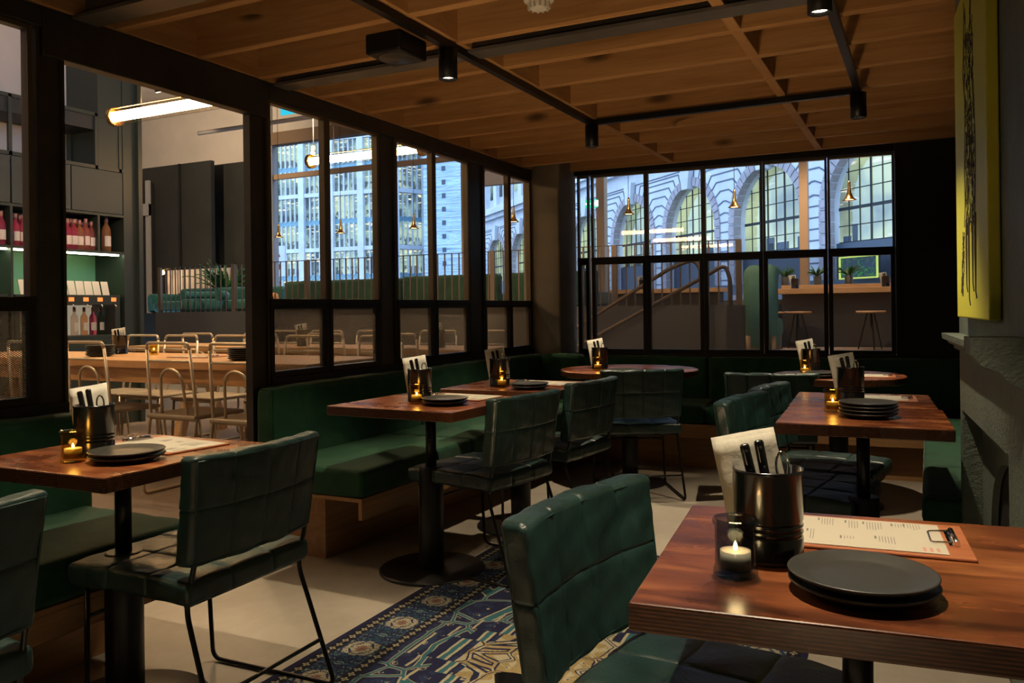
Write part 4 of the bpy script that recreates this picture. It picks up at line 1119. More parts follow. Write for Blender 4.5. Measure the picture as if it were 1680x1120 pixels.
hall_plates(-5.38,4.05,'in the stack at the left end of the oak table')
hall_plates(-3.92,3.98,'in the stack at the right of the oak table')
tinset(-5.55,4.35,.8505,TH,'left of the opening on the oak table')
tinset(-3.98,4.25,.8505,TH,'at the right end of the oak table')
tinset(-5.0,5.8,.8505,TH,'at the left of the second oak table')
tinset(-3.55,5.75,.8505,TH,'at the right of the second oak table')
inst(ca0,(-5.12,4.30,.8505),0,'small amber glass with a lit tealight on the oak table','amber candle glasses')
inst(ca0,(-3.75,4.0,.8505),0,'small amber glass with a lit tealight at the right end of the oak table','amber candle glasses')
inst(mn0,(-4.55,4.18,.8505),R_(4),'wooden clipboard with a cream menu on the oak table in the opening','menu clipboards')

# ================================================================= PLATFORM
YP=9.9; PZ=1.18
slab('floor_platform',-11.74,-1.95,YP,13.0,0,PZ,M['platform'],label='dark grey platform wall carrying the railing',cat='platform')
slab('floor_platform_back',-18,-11.74,10.6,13.0,0,PZ-.01,M['wall_dark'],label='dark end of the raised platform',cat='platform')
slab('floor_landing',-1.84,1.0,7.3,13.0,0,.57,mk_floor('landing_floor',(.30,.22,.18),(.36,.27,.22),(.42,.32,.27)),label='light raised floor by the bar counter',cat='floor')
slab('wall_side_far',1.0,1.1,6.9,13.4,0,5.7,M['wall_dark'],label='dark wall at the right end of the bar area',cat='wall')
st=thing('stairs_1','dark steps rising to the bar level behind the back windows','stairs'); st['kind']='structure'
mb=MB()
for k in range(4): mb.box(-3.25+k*.35,-1.85,8.62,9.88,k*.1425,(k+1)*.1425)
mb.build('step_flight',M['platform'],st)
# railing: one thing with posts, top rail; balusters
def railing(label,x0,x1,posts):
    t=thing('platform_railing',label,'railing',(0,YP,PZ))
    zt=.765
    MB().box(x0,x1,.022,.048,zt-.010,zt).build('top_rail',M['tanpost'] if False else M['steel'],t)
    MB().box(x0,x1,.025,.045,.03,.04).build('bottom_rail',M['steel'],t)
    for p in posts: MB().box(p-.032,p+.032,.012,.058,0,zt).build('post',M['railmetal'],t)
    x=x0+.06
    n=0
    while x<x1-.03 and n<95:
        if all(abs(x-p)>.055 for p in posts): MB().box(x-.008,x+.008,.028,.042,.0,zt-.01).build('baluster',M['railmetal'],t); n+=1
        x+=.115
    return t
M['railmetal']=simple('rail_bronze_metal',(.16,.12,.085),.4,.4)
railing('thin metal railing on the platform edge, left section with the sofa behind it',-11.70,-6.9,(-11.66,-9.98,-8.48))
railing('thin metal railing on the platform edge, right section up to the stairs',-6.88,-1.95,(-6.85,-5.26,-3.52,-1.98))
# handrails
def handrail(label,path,r,posts):
    t=thing('stair_handrail',label,'handrail')
    MB().tube(path,r,12).build('rail_tube',M['railmetal'],t)
    for a in posts: MB().tube(a,.016,10).build('rail_post',M['railmetal'],t)
handrail('curved metal stair handrail nearer the windows, its end bending down to the floor',curve_path([(-3.75,8.55,.585),(-3.258,8.55,.841),(-1.99,8.55,1.50),(-1.84,8.55,1.585),(-1.79,8.55,1.42),(-1.79,8.55,.57)],[0,.1,.15,.14,.14,0],7),.021,[((-3.2,8.55,.02),(-3.2,8.55,.86))])
handrail('curved metal stair handrail farther back against the platform wall',curve_path([(-4.3,9.72,.70),(-3.9,9.72,.95),(-2.73,9.72,1.63),(-2.45,9.72,1.72),(-2.36,9.72,1.55),(-2.36,9.72,.75)],[0,.1,.15,.18,.14,0],7),.024,[])

# upholstered seats on the platform
def pbench(x0,x1,y0,z0,z1,label):
    t=thing('bench_back',label,'bench')
    mb=cushion(x1-x0,.14,z1-z0,r=.05,puff=.0,sd=0,nx=30,ny=4,nz=8,wr=.004); o=mb.build('back_cushion',M['hedge'],t); o.location=((x0+x1)/2,y0,(z0+z1)/2)
    mb=cushion(x1-x0,.5,.2,r=.05,puff=0,sd=0,nx=20,ny=8,nz=4); o=mb.build('seat_cushion',M['hedge'],t); o.location=((x0+x1)/2,y0+.32,PZ+.1)
pbench(-9.25,-7.0,10.35,PZ,1.645,'green upholstered bench back behind the railing, left of three')
pbench(-6.97,-5.35,10.35,PZ,1.66,'green upholstered bench back behind the railing, middle of three')
pbench(-5.25,-3.9,10.35,PZ,1.66,'green upholstered bench back behind the railing, beside the plastered column')
s=thing('sofa','long teal velvet sofa on the platform behind the railing','sofa',(-11.6,11.0,PZ))
for nm,(sx,sy,sz),(ox,oy,oz) in (('backrest',(2.5,.22,.42),(.2,.3,.23)),('seat',(2.4,.7,.2),(.2,-.1,.10)),('arm',(.24,.8,.34),(-1.1,0,.17))):
    mb=cushion(sx,sy,sz,r=.07,puff=0,sd=0,nx=20,ny=8,nz=8,wr=.003); o=mb.build(nm,M['sofa'],s); o.location=(ox,oy,oz)
s=thing('armchair','round teal velvet armchair in front of the long sofa','armchair',(-11.15,10.4,PZ))
mb=MB(); mb.lathe([(0,0),(.36,0),(.38,.05),(.36,.20),(.30,.22),(0,.22)],28); mb.build('seat',M['sofa'],s)
mb=MB(); pts=[(.36*math.cos(a),.36*math.sin(a),.28) for a in [PI*.0+k*PI*1.15/12 for k in range(13)]]; mb.tube(pts,.075,12); mb.build('backrest',M['sofa'],s)
o=cushion(.42,.14,.27,r=.05,puff=0,sd=0,nx=10,ny=6,nz=8,wr=.006).build('scatter_cushion',M['orange']); o.location=(-9.85,10.55,PZ+.16); o.rotation_euler=(.25,0,.2); tag(o,'orange scatter cushion on the teal sofa behind the railing','cushion')
# slatted panel, bulb, plant
s=thing('slatted_panel','pale vertical slatted panel lit by a bare bulb at the back left','panel',(-13.75,11.9,PZ))
for k in range(12): MB().box(k*.16,k*.16+.10,0,.04,0,.85).build('slat',M['wall_white'],s)
MB().box(-.02,1.95,.04,.06,0,.85).build('backing',M['wall_dark'],s)
s=thing('wall_lamp','small bare warm bulb glowing behind the end of the railing','wall lamp',(-13.55,11.6,1.97))
MB().lathe([(0,-.05),(.04,-.03),(.05,0),(.04,.03),(0,.05)],16).build('bulb',M['wallbulb'],s); MB().tube([(0,0,.04),(0,.25,.12)],.012,8).build('bracket',M['brass'],s)
l=bpy.data.lights.new('bulb_light','POINT'); l.energy=8; l.color=(1,.55,.25); l.shadow_soft_size=.05; lo=bpy.data.objects.new('bulb_glow',l); COL.objects.link(lo); lo.parent=s; lo.location=(0,-.12,0)
def fern(x,y,z,label,h=.7,n=34,seed=1,potr=.16):
    t=thing('potted_fern',label,'plant',(x,y,z))
    MB().lathe([(0,0),(potr*.75,0),(potr,.26),(potr*.9,.26),(potr*.85,.22),(0,.22)],24).build('pot',M['pot'],t)
    R=random.Random(seed); mb=MB()
    for k in range(n):
        a=R.uniform(0,2*PI); ln=R.uniform(.6,1)*h; lean=R.uniform(.25,.9)
        prev=None
        for j in range(9):
            q=j/8; rr=ln*lean*q; zz=.25+ln*(q-.45*lean*q*q*1.6)
            c=Vector((rr*math.cos(a),rr*math.sin(a),zz)); wd=.055*h*math.sin(PI*min(1,q*.95+.05))+.002
            side=Vector((-math.sin(a),math.cos(a),0))
            if prev:
                pc,pw=prev
                for s_ in (-1,1):
                    v=[mb.bm.verts.new(p) for p in (pc,c,c+side*s_*wd+Vector((0,0,-.02)),pc+side*s_*pw*.55+Vector((0,0,-.015)))]
                    mb._f(v)
            prev=(c,wd)
    mb.build('fronds',M['leaf'],t,norm=False); return t
fern(-11.85,11.6,PZ+.0,'bushy green fern behind the railing, left of the second steel post',h=1.05,n=46)
for k,(x,l) in enumerate(((-1.88,'small green plant on the bar ledge, left of three'),(-1.42,'small green plant on the bar ledge beside the tan window post'),(-1.0,'small green plant on the bar ledge, right of three'))):
    o=fern(x,12.75,1.42-.10,l,h=.26,n=26,seed=20+k,potr=.06)
# low wooden ledge behind railing
t=thing('window_ledge','long wooden ledge on a dark base behind the right part of the railing','ledge',(0,0,0))
MB().box(-4.2,-2.55,11.6,12.0,1.36,1.42).build('ledge_top',M['hallwood'],t,bevel=.004); MB().box(-4.1,-2.6,11.65,11.95,PZ,1.36).build('ledge_base',M['wall_dark'],t)
tinset(-3.75,11.8,1.421,TH,'on the wooden ledge behind the railing')
# mint seat
s=thing('lounge_seat','tall mint-green upholstered seat with wooden legs by the stairs','seat',(-1.50,8.75,.57))
def bm_(p): return Vector((p.x,p.y+.10*(p.z/.4)**2,p.z))
mb=cushion(.34,.20,.86,r=.08,puff=0,sd=0,nx=12,ny=8,nz=16,wr=.003,bend=bm_); o=mb.build('backrest',M['mint'],s); o.location=(-.03,0,.58)
mb=cushion(.34,.34,.2,r=.06,puff=0,sd=0,nx=12,ny=8,nz=6); o=mb.build('seat',M['mint'],s); o.location=(-.03,.23,.36)
for xx in (-.15,.10):
    for yy in (-.03,.32): MB().tube([(xx,yy,.0),(xx,yy,.28)],[.018,.028],10).build('leg',M['hallwood'],s)
slab('wall_stair_end',-1.80,-1.63,8.38,8.47,.57,1.165,M['platform'],label='short dark wall at the head of the stairs, beside the mint seat',cat='wall')
# bar
t=thing('bar_counter','window bar with a thick pale wood top and dark panelled front','bar counter')
MB().box(-1.90,.95,12.05,12.55,1.318,1.392).build('counter_top',M['hallwood'],t,bevel=.005)
MB().box(-1.87,.95,12.42,12.55,.57,1.318).build('front_panel',M['platform'],t)
MB().box(-1.90,.95,12.55,12.9,1.35,1.45).build('back_ledge',M['hallwood'],t,bevel=.005)
def make_stool():
    t=thing('bar_stool','x','stool')
    MB().lathe([(0,.475),(.17,.475),(.185,.485),(.185,.498),(.175,.505),(0,.502)],32).build('seat',M['hallwood'],t)
    for k in range(3):
        a=PI/2+k*2*PI/3+.3; MB().tube([(.05*math.cos(a),.05*math.sin(a),.475),(.17*math.cos(a),.17*math.sin(a),0)],.009,8).build('leg',M['blackrod'],t)
    MB().tube([(0,0,.475),(0,0,.30),(.02,0,.28)],.012,8).build('stem',M['blackrod'],t); return t
s0=make_stool()
inst(s0,(-1.60,12.0,.57),0,'low bar stool with a round wooden seat, left of the counter gap','bar stools')
inst(s0,(-.66,11.8,.57),1,'low bar stool with a round wooden seat at the right end of the counter','bar stools')
inst(s0,(-1.93,11.75,.57),2,'low bar stool partly hidden by the mint seat','bar stools')
tinset(-1.68,12.35,1.393,TH,'on the window bar counter')
tinset(-.50,12.3,1.393,TH,'at the right end of the window bar counter')

# brass pendants
def make_pendant():
    t=thing('pendant_lamp','x','pendant lamp')
    MB().lathe([(.085,0),(.07,.012),(.045,.04),(.028,.085),(.020,.14),(.017,.20),(.012,.235),(0,.24)],28).build('trumpet_shade',M['brass'],t,solid=.002)
    MB().lathe([(0,.006),(.05,.006),(.05,.014),(0,.014)],20).build('lamp_disc',emit('pendant_glow',(1,.62,.28),5),t)
    MB().tube([(0,0,.24),(0,0,3.2)],.004,6).build('cord',M['blackrod'],t); return t
p0=make_pendant()
for k,(x,lb) in enumerate(((-10.17,'next to the second steel post, first in the row'),(-8.81,'second in the row above the railing'),(-7.35,'third in the row, right of the tube lamp'),(-5.56,'by the third steel post of the partition'),(-3.75,'left one seen in the back windows'),(-2.28,'middle one seen in the back windows'),(-.86,'right one seen in the back windows'))):
    inst(p0,(x,11.2,2.47),0,'brass trumpet pendant lamp '+lb,'brass pendants')
# exit signs
def sign(loc,rz,w,h,mat,label,arrow):
    t=thing('exit_sign',label,'exit sign',loc,rz)
    MB().box(-w/2,w/2,0,.03,0,h).build('sign_panel',mat,t,bevel=.002)
    mb=MB()
    if arrow:
        c=-w*.24; mb.poly([(c-.055,-.002,h*.5),(c-.0,-.002,h*.85),(c+.02,-.002,h*.72),(c-.006,-.002,h*.58),(c+.055,-.002,h*.58),(c+.055,-.002,h*.42),(c-.006,-.002,h*.42),(c+.02,-.002,h*.28),(c,-.002,h*.15)],(0,.001,0))
    c=w*.14; mb.box(c-.01,c+.09,-.002,-.001,h*.12,h*.88)
    mb.build('white_symbols',M['exitwhite'],t)
    mb=MB(); c=w*.10
    mb.lathe([(0,-.012),(.012,0),(0,.012)],10,c=(c+.03,-.006,h*.78)); mb.bar((c+.03,-.006,h*.68),(c+.01,-.006,h*.42),.022,.002,(0,1,0)); mb.bar((c+.01,-.006,h*.42),(c+.04,-.006,h*.22),.013,.002,(0,1,0)); mb.bar((c+.01,-.006,h*.42),(c-.03,-.006,h*.3),.013,.002,(0,1,0)); mb.bar((c+.03,-.006,h*.64),(c-.02,-.006,h*.56),.01,.002,(0,1,0))
    mb.build('running_figure',mat,t)
    MB().tube([(0,.015,h),(0,.015,h+1.0)],.004,6).build('hanger',M['blackrod'],t)
sign((-6.11,7.0,3.315),-.05,.42,.21,M['exitblue'],'lit blue-green exit sign with a left arrow hanging in the hall',True)
sign((-4.62,12.0,2.705),0,.20,.125,M['exitgreen'],'lit green exit sign with a left arrow seen through the first back window',True)
# ceiling services
def duct(name,label,cat,pts,r,mat,seg=16):
    o=MB().tube(pts,r,seg).build(name,mat); tag(o,label,cat)
duct('ceiling_duct','large round ventilation duct under the hall ceiling at the upper left','duct',[(-9,3.4,4.55),(-7.5,4.1,4.5),(-5.8,4.4,4.5)],.22,M['wall_white'])
duct('ceiling_pipe','pale pipe running across the hall ceiling','pipe',[(-9,7.2,4.5),(-3.0,7.2,4.5)],.05,M['wall_white'])
duct('ceiling_pipe','pale pipe running lengthwise under the hall ceiling','pipe',[(-6.9,2,4.4),(-6.9,12,4.4)],.06,M['wall_white'])
duct('ceiling_pipe','thin conduit hanging under the hall ceiling before the windows','pipe',[(-11,10.2,4.2),(-2,10.2,4.2)],.035,M['wall_white'])
slab('ceiling_bulkhead',-7.35,1.0,12.85,13.0,3.34,5.7,M['wall_white'],label='lowered ceiling edge above the right-hand outer windows',cat='ceiling')
# small spot heads on ceiling
def track_head(x,y,z,label):
    t=thing('track_spotlight',label,'spotlight',(x,y,z))
    MB().tube([(0,0,0),(.03,-.05,-.1)],.035,14).build('lamp_head',M['white'],t); MB().tube([(.031,-.052,-.101),(.033,-.055,-.105)],.03,14).build('lamp_lens',M['spotface'],t)
    MB().tube([(0,0,0),(0,0,.5)],.008,6).build('stem',M['white'],t)
track_head(-7.95,9.5,3.55,'small bright spotlight head left of the second steel post')
# outer window wall Y=13
for k,(x,w,lb) in enumerate(((-12.05,.27,'grey pillar at the left end of the outer windows'),(-7.40,.17,'tan window post just left of the third steel post'),(-4.83,.14,'tan window post seen in the second back window'),(-1.63,.12,'tan window post seen in the fifth back window'))):
    o=MB().box(x-w/2,x+w/2,12.95,13.12,0,5.7).build('window_post',M['greypost'] if k==0 else M['tanpost'],bevel=.004); struct(o,lb,'window post')
slab('trim_7',-11.9,-7.4,12.98,13.06,3.86,3.96,M['tanpost'],label='horizontal transom bar of the outer windows',cat='window transom')
slab('wall_outer_sill',-12.0,1.0,13.0,13.1,0,1.25,M['platform'],label='low wall under the outer windows',cat='wall')
slab('wall_outer_top',-12.2,-7.35,12.98,13.1,4.80,5.7,M['wall_white'],label='off-white wall above the left outer windows',cat='wall')
slab('trim_8',-11.9,-7.4,12.9,13.1,4.55,4.80,simple('brown_fascia',(.16,.10,.06),.6),label='brown fascia above the outer windows',cat='trim')
t=thing('window_20','large outer glass front towards the street','window'); t['kind']='structure'
MB().poly([(-11.9,13.03,1.25),(1.0,13.03,1.25),(1.0,13.03,4.6),(-11.9,13.03,4.6)]).build('glass_pane',M['glass'],t)

# ================================================================= STREET AND BUILDINGS
slab('street',-70,30,13.3,120,-3.2,-3.0,simple('street_asphalt',(.06,.06,.065),.8),label='street outside the windows',cat='street')
M['stone']=simple('portland_stone',(.50,.53,.58),.85,0,nscale=1.0,namt=.12)
M['stone2']=simple('portland_stone_darker',(.42,.45,.50),.85,0,nscale=2.0,namt=.12)  # slightly darker stone, on the upper wall
M['archring']=simple('arch_ring_stone',(.30,.275,.30),.85,0,nscale=3.0,namt=.2)
M['groove']=simple('stone_joint',(.10,.12,.16),.9)
M['ironwork']=simple('iron_window_bars',(.010,.014,.018),.7)
M['darkpanel']=simple('slate_blue_panel',(.035,.055,.085),.5)
def litwin(name,cols,strength,sc,seed,streak=True,kind='Object'):
    m,nt,out=newmat(name)
    v=coords(nt,(1,1,1),kind,); 
    ad=nt.nodes.new('ShaderNodeVectorMath'); ad.operation='ADD'; L(nt,v,ad.inputs[0]); ad.inputs[1].default_value=(seed*7.3,seed*3.1,seed)
    v=ad.outputs[0]
    mp=nt.nodes.new('ShaderNodeMapping'); mp.inputs['Scale'].default_value=sc; L(nt,v,mp.inputs[0])
    f=noise(nt,mp.outputs[0],1.0,3,.55,.3)
    col=ramp(nt,f,cols)
    e=N(nt,'ShaderNodeEmission'); e.inputs[1].default_value=strength
    if streak:
        mp2=nt.nodes.new('ShaderNodeMapping'); mp2.inputs['Scale'].default_value=(sc[0]*.9,sc[1]*.9,sc[2]*5.5); L(nt,v,mp2.inputs[0])
        g=noise(nt,mp2.outputs[0],1.7,2,.5); k=ramp(nt,g,[(.64,(0,0,0)),(.70,(1,1,1))])
        col=mix(nt,k,col,(1.0,.97,.80))
    L(nt,col,e.inputs[0])
    gl=N(nt,'ShaderNodeBsdfGlossy'); gl.inputs['Roughness'].default_value=.05; gl.inputs[0].default_value=(.08,.10,.12,1)
    a=N(nt,'ShaderNodeAddShader'); L(nt,e.outputs[0],a.inputs[0]); L(nt,gl.outputs[0],a.inputs[1]); L(nt,a.outputs[0],out.inputs[0]); return m
def officewin():
    m,nt,out=newmat('office_window_interior')
    tc=nt.nodes.new('ShaderNodeTexCoord'); g=nt.nodes.new('ShaderNodeNewGeometry'); sp=nt.nodes.new('ShaderNodeSeparateXYZ'); L(nt,g.outputs['Position'],sp.inputs[0])
    t=math_(nt,'FRACT',math_(nt,'DIVIDE',math_(nt,'SUBTRACT',sp.outputs['Z'],1.9),3.02))
    def nz(sc,det=2,seed=0):
        mp=nt.nodes.new('ShaderNodeMapping'); mp.inputs['Scale'].default_value=sc; mp.inputs['Location'].default_value=(seed,seed*2,seed*3); L(nt,g.outputs['Position'],mp.inputs[0]); return noise(nt,mp.outputs[0],1.0,det,.55)
    base=ramp(nt,nz((.33,.33,.36),3,1),[(.38,(.05,.075,.09)),(.45,(.15,.24,.26)),(.53,(.36,.54,.44)),(.64,(.60,.74,.50))])
    low=math_(nt,'MULTIPLY',math_(nt,'LESS_THAN',t,.36),math_(nt,'GREATER_THAN',nz((1.4,1.4,1.1),3,5),.49))
    col=mix(nt,math_(nt,'MULTIPLY',low,.85),base,(.04,.06,.08))
    st=math_(nt,'MULTIPLY',math_(nt,'GREATER_THAN',t,.52),math_(nt,'GREATER_THAN',nz((.7,.7,4.5),2,9),.58))
    col=mix(nt,st,col,(1.0,1.0,.72))
    e=N(nt,'ShaderNodeEmission'); e.inputs[1].default_value=1.0; L(nt,col,e.inputs[0])
    gl=N(nt,'ShaderNodeBsdfGlossy'); gl.inputs['Roughness'].default_value=.05; gl.inputs[0].default_value=(.05,.06,.07,1)
    a=N(nt,'ShaderNodeAddShader'); L(nt,e.outputs[0],a.inputs[0]); L(nt,gl.outputs[0],a.inputs[1]); L(nt,a.outputs[0],out.inputs[0]); return m
M['officewin']=officewin()
M['archwin']=litwin('arch_window_interior',[(.28,(.14,.18,.17)),(.42,(.34,.44,.32)),(.52,(.56,.70,.42)),(.66,(.68,.82,.50)),(.8,(.38,.48,.40))],.85,(.45,.45,.4),2)
M['shopwin']=litwin('shop_window_interior',[(.35,(.02,.02,.03)),(.5,(.10,.06,.05)),(.62,(.30,.18,.12)),(.75,(.5,.42,.3))],.55,(.6,.6,1.2),3)
M['sheet']=None
def mk_sheet():
    m,nt,out=newmat('scaffold_sheeting')
    v=coords(nt,(1,1,1),'Object'); f=noise(nt,v,.35,5,.6,1.2); w=noise(nt,coords(nt,(.12,1,.8),'Object'),1.0,4,.6,2)
    col=ramp(nt,f,[(.3,(.30,.42,.56)),(.7,(.42,.56,.70))])
    pbsdf(nt,out,col,.7,bump=w,bs=.8,bd=.6); return m
M['sheet']=mk_sheet()

# --- classical building: facade frame: origin at C, +x runs to the right (towards camera side), y into the building
fx,fy=cw(8.3,27); dirx,diry=cw(-.332,.943)   # direction away to the left
ang=math.atan2(-diry,-dirx)                  # local +x = towards right/near
cbd=thing('classical_building','pale stone classical building with tall arched iron-framed windows across the street','building',(fx,fy,0),ang)
SP=4.63; AW=1.74; ZS=4.0; ZB=1.9
arches=[-SP*k for k in range(0,7)]+[SP,2*SP]   # x centres (left negative)
xl=-30.0; xr=12.0; ztop=7.2
mb=MB()
cs=sorted(arches); edges=[xl]
D=(0,.55,0)
prev=xl
for c in cs:
    mb.poly([(prev,0,ZB),(c-AW,0,ZB),(c-AW,0,ztop),(prev,0,ztop)],D)
    ap=archpts(c-AW,c+AW,ZS,24)
    for (xa,za),(xb,zb) in zip(ap[:-1],ap[1:]): mb.poly([(xa,0,za),(xb,0,zb),(xb,0,ztop),(xa,0,ztop)],D)
    prev=c+AW
mb.poly([(prev,0,ZB),(xr,0,ZB),(xr,0,ztop),(prev,0,ztop)],D)
mb.build('facade_wall',M['stone'],cbd)
MB().box(xl,xr,.0,.5,-3,ZB).build('ground_floor_wall',M['darkpanel'],cbd)
mb=MB(); mb.box(xl-.4,xr,-.55,.2,ztop,ztop+.35); mb.box(xl-.2,xr,-.3,.1,ztop-.25,ztop); mb.box(xl-.25,xr,-.4,.1,ztop+.35,ztop+.45); mb.build('cornice',M['stone'],cbd)
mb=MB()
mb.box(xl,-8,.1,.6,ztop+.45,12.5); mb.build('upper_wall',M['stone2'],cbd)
for c in cs:
    if c<-8:
        for o_ in (-.95,.95):
            w_=MB().box(c+o_-.42,c+o_+.42,.05,.12,8.3,11.0).build('upper_window',M['officewin'],cbd)
        mb=MB(); mb.box(c-2.35,c-1.85,-.15,.1,7.65,12.4); mb.box(c+1.75,c+2.2,-.15,.1,7.65,12.4); mb.box(c-.3,c+.3,-.1,.1,7.65,12.4); mb.build('pilaster',M['stone'],cbd)
# voussoir rings, joints
for c in cs:
    mb=MB(); n=22; r0_,r1_=AW-.02,AW+.30
    for k in range(n):
        a=PI*k/n+.01; b=PI*(k+1)/n-.01
        mb.poly([(c+r0_*math.cos(a),-.06,ZS+r0_*math.sin(a)),(c+r1_*math.cos(a),-.06,ZS+r1_*math.sin(a)),(c+r1_*math.cos(b),-.06,ZS+r1_*math.sin(b)),(c+r0_*math.cos(b),-.06,ZS+r0_*math.sin(b))],(0,.30,0))
    z=ZB
    while z<ZS-.05:
        for s_ in (-1,1):
            xa,xb=sorted((c+s_*r0_,c+s_*r1_)); mb.box(xa,xb,-.06,.24,z+.012,min(z+.33,ZS)-.012)
        z+=.34
    mb.build('arch_surround',M['archring'],cbd)
    mb=MB(); mb.poly([(c-.20,-.22,ZS+AW-.15),(c+.20,-.22,ZS+AW-.15),(c+.34,-.22,ZS+AW+.75),(c-.34,-.22,ZS+AW+.75)],(0,.3,0)); mb.build('keystone',M['stone'],cbd)
# joints on piers
mb=MB(); w_=.045
for c in cs+[cs[0]-SP,]:
    cm=c+SP/2
    z=ZB+.15
    while z<ZS+.1:
        mb.box(c+AW+.30,c+SP-AW-.30,-.012,.01,z,z+w_); z+=.34
    for k in range(1,9):
        a=PI/2*k/9.0+.02   # angle of the joint on each arch
        zz=ZS+.34*k*1.0
        if zz>ztop-.1: break
        r_=r1_
        for side in (1,-1):
            cc=c if side==1 else c+SP
            p0=(cc+side*r_*math.cos(a),-.006,ZS+r_*math.sin(a))
            # radiate outwards to level zz+.28 then horizontal to the pier centre
            d_=.36
            p1=(p0[0]+side*math.cos(a)*d_,-.006,p0[2]+math.sin(a)*d_)
            if side==1 and p1[0]>cm: p1=(cm,-.006,p0[2]+(cm-p0[0])*math.tan(min(a,1.3)))
            if side==-1 and p1[0]<cm: p1=(cm,-.006,p0[2]+(p0[0]-cm)*math.tan(min(a,1.3)))
            if p1[2]<ztop-.05:
                mb.bar(p0,p1,w_,.03,(0,1,0))
                if abs(p1[0]-cm)>.03: mb.bar(p1,(cm,-.006,p1[2]),w_,.03,(0,1,0))
mb.build('stone_joints',M['groove'],cbd)
for c in cs:
    zz0=ZB
    ap=archpts(c-AW+.03,c+AW-.03,ZS,24)
    win=MB().poly([(c-AW+.03,.42,zz0+1.05),(c+AW-.03,.42,zz0+1.05)]+[(x,.42,z) for x,z in reversed(ap)],(0,.03,0)).build('arched_window',M['archwin'],cbd)
    mb=MB()
    def topz(x): 
        q=abs(x-c)
        return ZS+math.sqrt(max(0,(AW-.03)**2-q*q))
    for k in range(1,8):
        x=c-AW+2*AW*k/8; th=.06 if k in (3,5) else .022
        mb.box(x-th/2,x+th/2,.395,.42,zz0,topz(x))
    z=3.0
    for z,th in ((2.95,.08),(3.45,.026),(3.95,.09),(4.5,.026),(5.0,.026),(5.45,.026)):
        hw=AW-.03 if z<=ZS else math.sqrt(max(0,(AW-.03)**2-(z-ZS)**2))
        mb.box(c-hw,c+hw,.395,.42,z-th/2,z+th/2)
    mb.build('iron_grid',M['ironwork'],win)
    MB().box(c-AW+.03,c+AW-.03,.30,.44,zz0,2.95).build('spandrel_panel',M['darkpanel'],cbd)
    R2=random.Random(int(c*10)+99); mb=MB()   # office clutter silhouettes behind the glass
    for k in range(5):
        x=c+R2.uniform(-1.4,1.4); h=R2.uniform(.15,.55); w2=R2.uniform(.08,.3); mb.box(x-w2,x+w2,.40,.418,2.99,2.99+h)
    mb.build('interior_furniture',M['darkpanel'],win)
    sh=MB().box(c-AW-.1,c+AW+.1,-.05,.02,-.2,1.55).build('shop_window',M['shopwin'],cbd)
sg=thing('street_sign','lit rectangular sign with a yellow-green border and leaves across the street','sign',(fx,fy,0),ang)
x0=3.73
MB().box(x0,x0+1.45,-.30,-.22,1.87,2.50).build('sign_panel',M['darkpanel'],sg)
mb=MB()
for a in ((x0,x0+1.45,1.87,1.91),(x0,x0+1.45,2.46,2.50),(x0,x0+.04,1.87,2.50),(x0+1.41,x0+1.45,1.87,2.50)): mb.box(a[0],a[1],-.34,-.30,a[2],a[3])
mb.build('glowing_border',emit('sign_border_glow',(.75,1,.25),1.6),sg)
mb=MB(); R2=random.Random(9)
for k in range(160):
    x=R2.uniform(x0+.08,x0+1.36); z=R2.uniform(1.93,2.43) if R2.random()<.5 else R2.uniform(1.93,2.1); a=R2.uniform(0,PI); l_=R2.uniform(.03,.08)
    mb.bar((x,-.32,z),(x+l_*math.cos(a),-.33,z+l_*math.sin(a)),.02,.004,(0,1,0))
mb.build('green_leaves',emit('lit_leaf',(.10,.45,.18),.9),sg)

# --- modern office block, two facades meeting at a corner
def office(name,label,ox,oz,dx,dz,length,bays,mat=None,flip=False,floors=10,h=3.02,z0=1.9):
    X0,Y0=cw(ox,oz); DX,DY=cw(dx,dz)
    t=thing(name,label,'building',(X0,Y0,0),math.atan2(DY,DX))
    # local +x along the facade, building body behind.  s = sign of outward y
    s=-1 if not flip else 1
    bw=length/bays
    MB().box(0,length,0 if s<0 else -.5,.5 if s<0 else 0,-3,z0+floors*h+3).build('core_wall',M['glasswall'],t)
    mb=MB()
    for b in range(bays+1):
        mb.box(b*bw-.36,b*bw+.36,*(sorted((0,s*.55))),-3,z0+floors*h+3)
    mb.build('stone_pier',M['stone'],t)
    mb=MB(); md=MB()
    for f in range(floors+1):
        z=z0+f*h
        if f%2==0: mb.box(-.3,length+.3,*(sorted((0,s*.45))),z-.22,z+.22)
        else: md.box(0,length,*(sorted((0,s*.12))),z-.28,z+.32)
    mb.build('stone_band',M['stone'],t); md.build('teal_spandrel',M['spandrel'],t)
    for f in range(-1,floors):
        for b in range(bays):
            xa,xb=b*bw+.38,(b+1)*bw-.38; z=z0+f*h
            mb=MB(); mb.box(xa,xb,*(sorted((s*.03,s*.08))),z+.3,z+h-.28)
            wn=mb.build('window',M['officewin'] if f>=0 else M['shopwin'],t)
            mb=MB(); n=5
            for k in range(1,n): x=xa+(xb-xa)*k/n; mb.box(x-.06,x+.06,*(sorted((s*.08,s*.30))),z+.2,z+h-.2)
            mb.build('mullion',M['stone'],wn)
    return t
M['glasswall']=simple('dark_facade_glass',(.08,.11,.14),.3)
M['spandrel']=simple('teal_spandrel_glass',(.14,.27,.33),.3)
# corner (px ~645) at cz 90
cxn,czn=(648-840)/1361*88,88
office('office_building','pale modern office block with rows of lit windows, facade left of its corner',cxn,czn,-.93,.37,26.6,7,flip=True)
office('office_building','side facade of the pale office block, turning away behind the partition post',cxn,czn,.774,.633,15.2,4,flip=False)
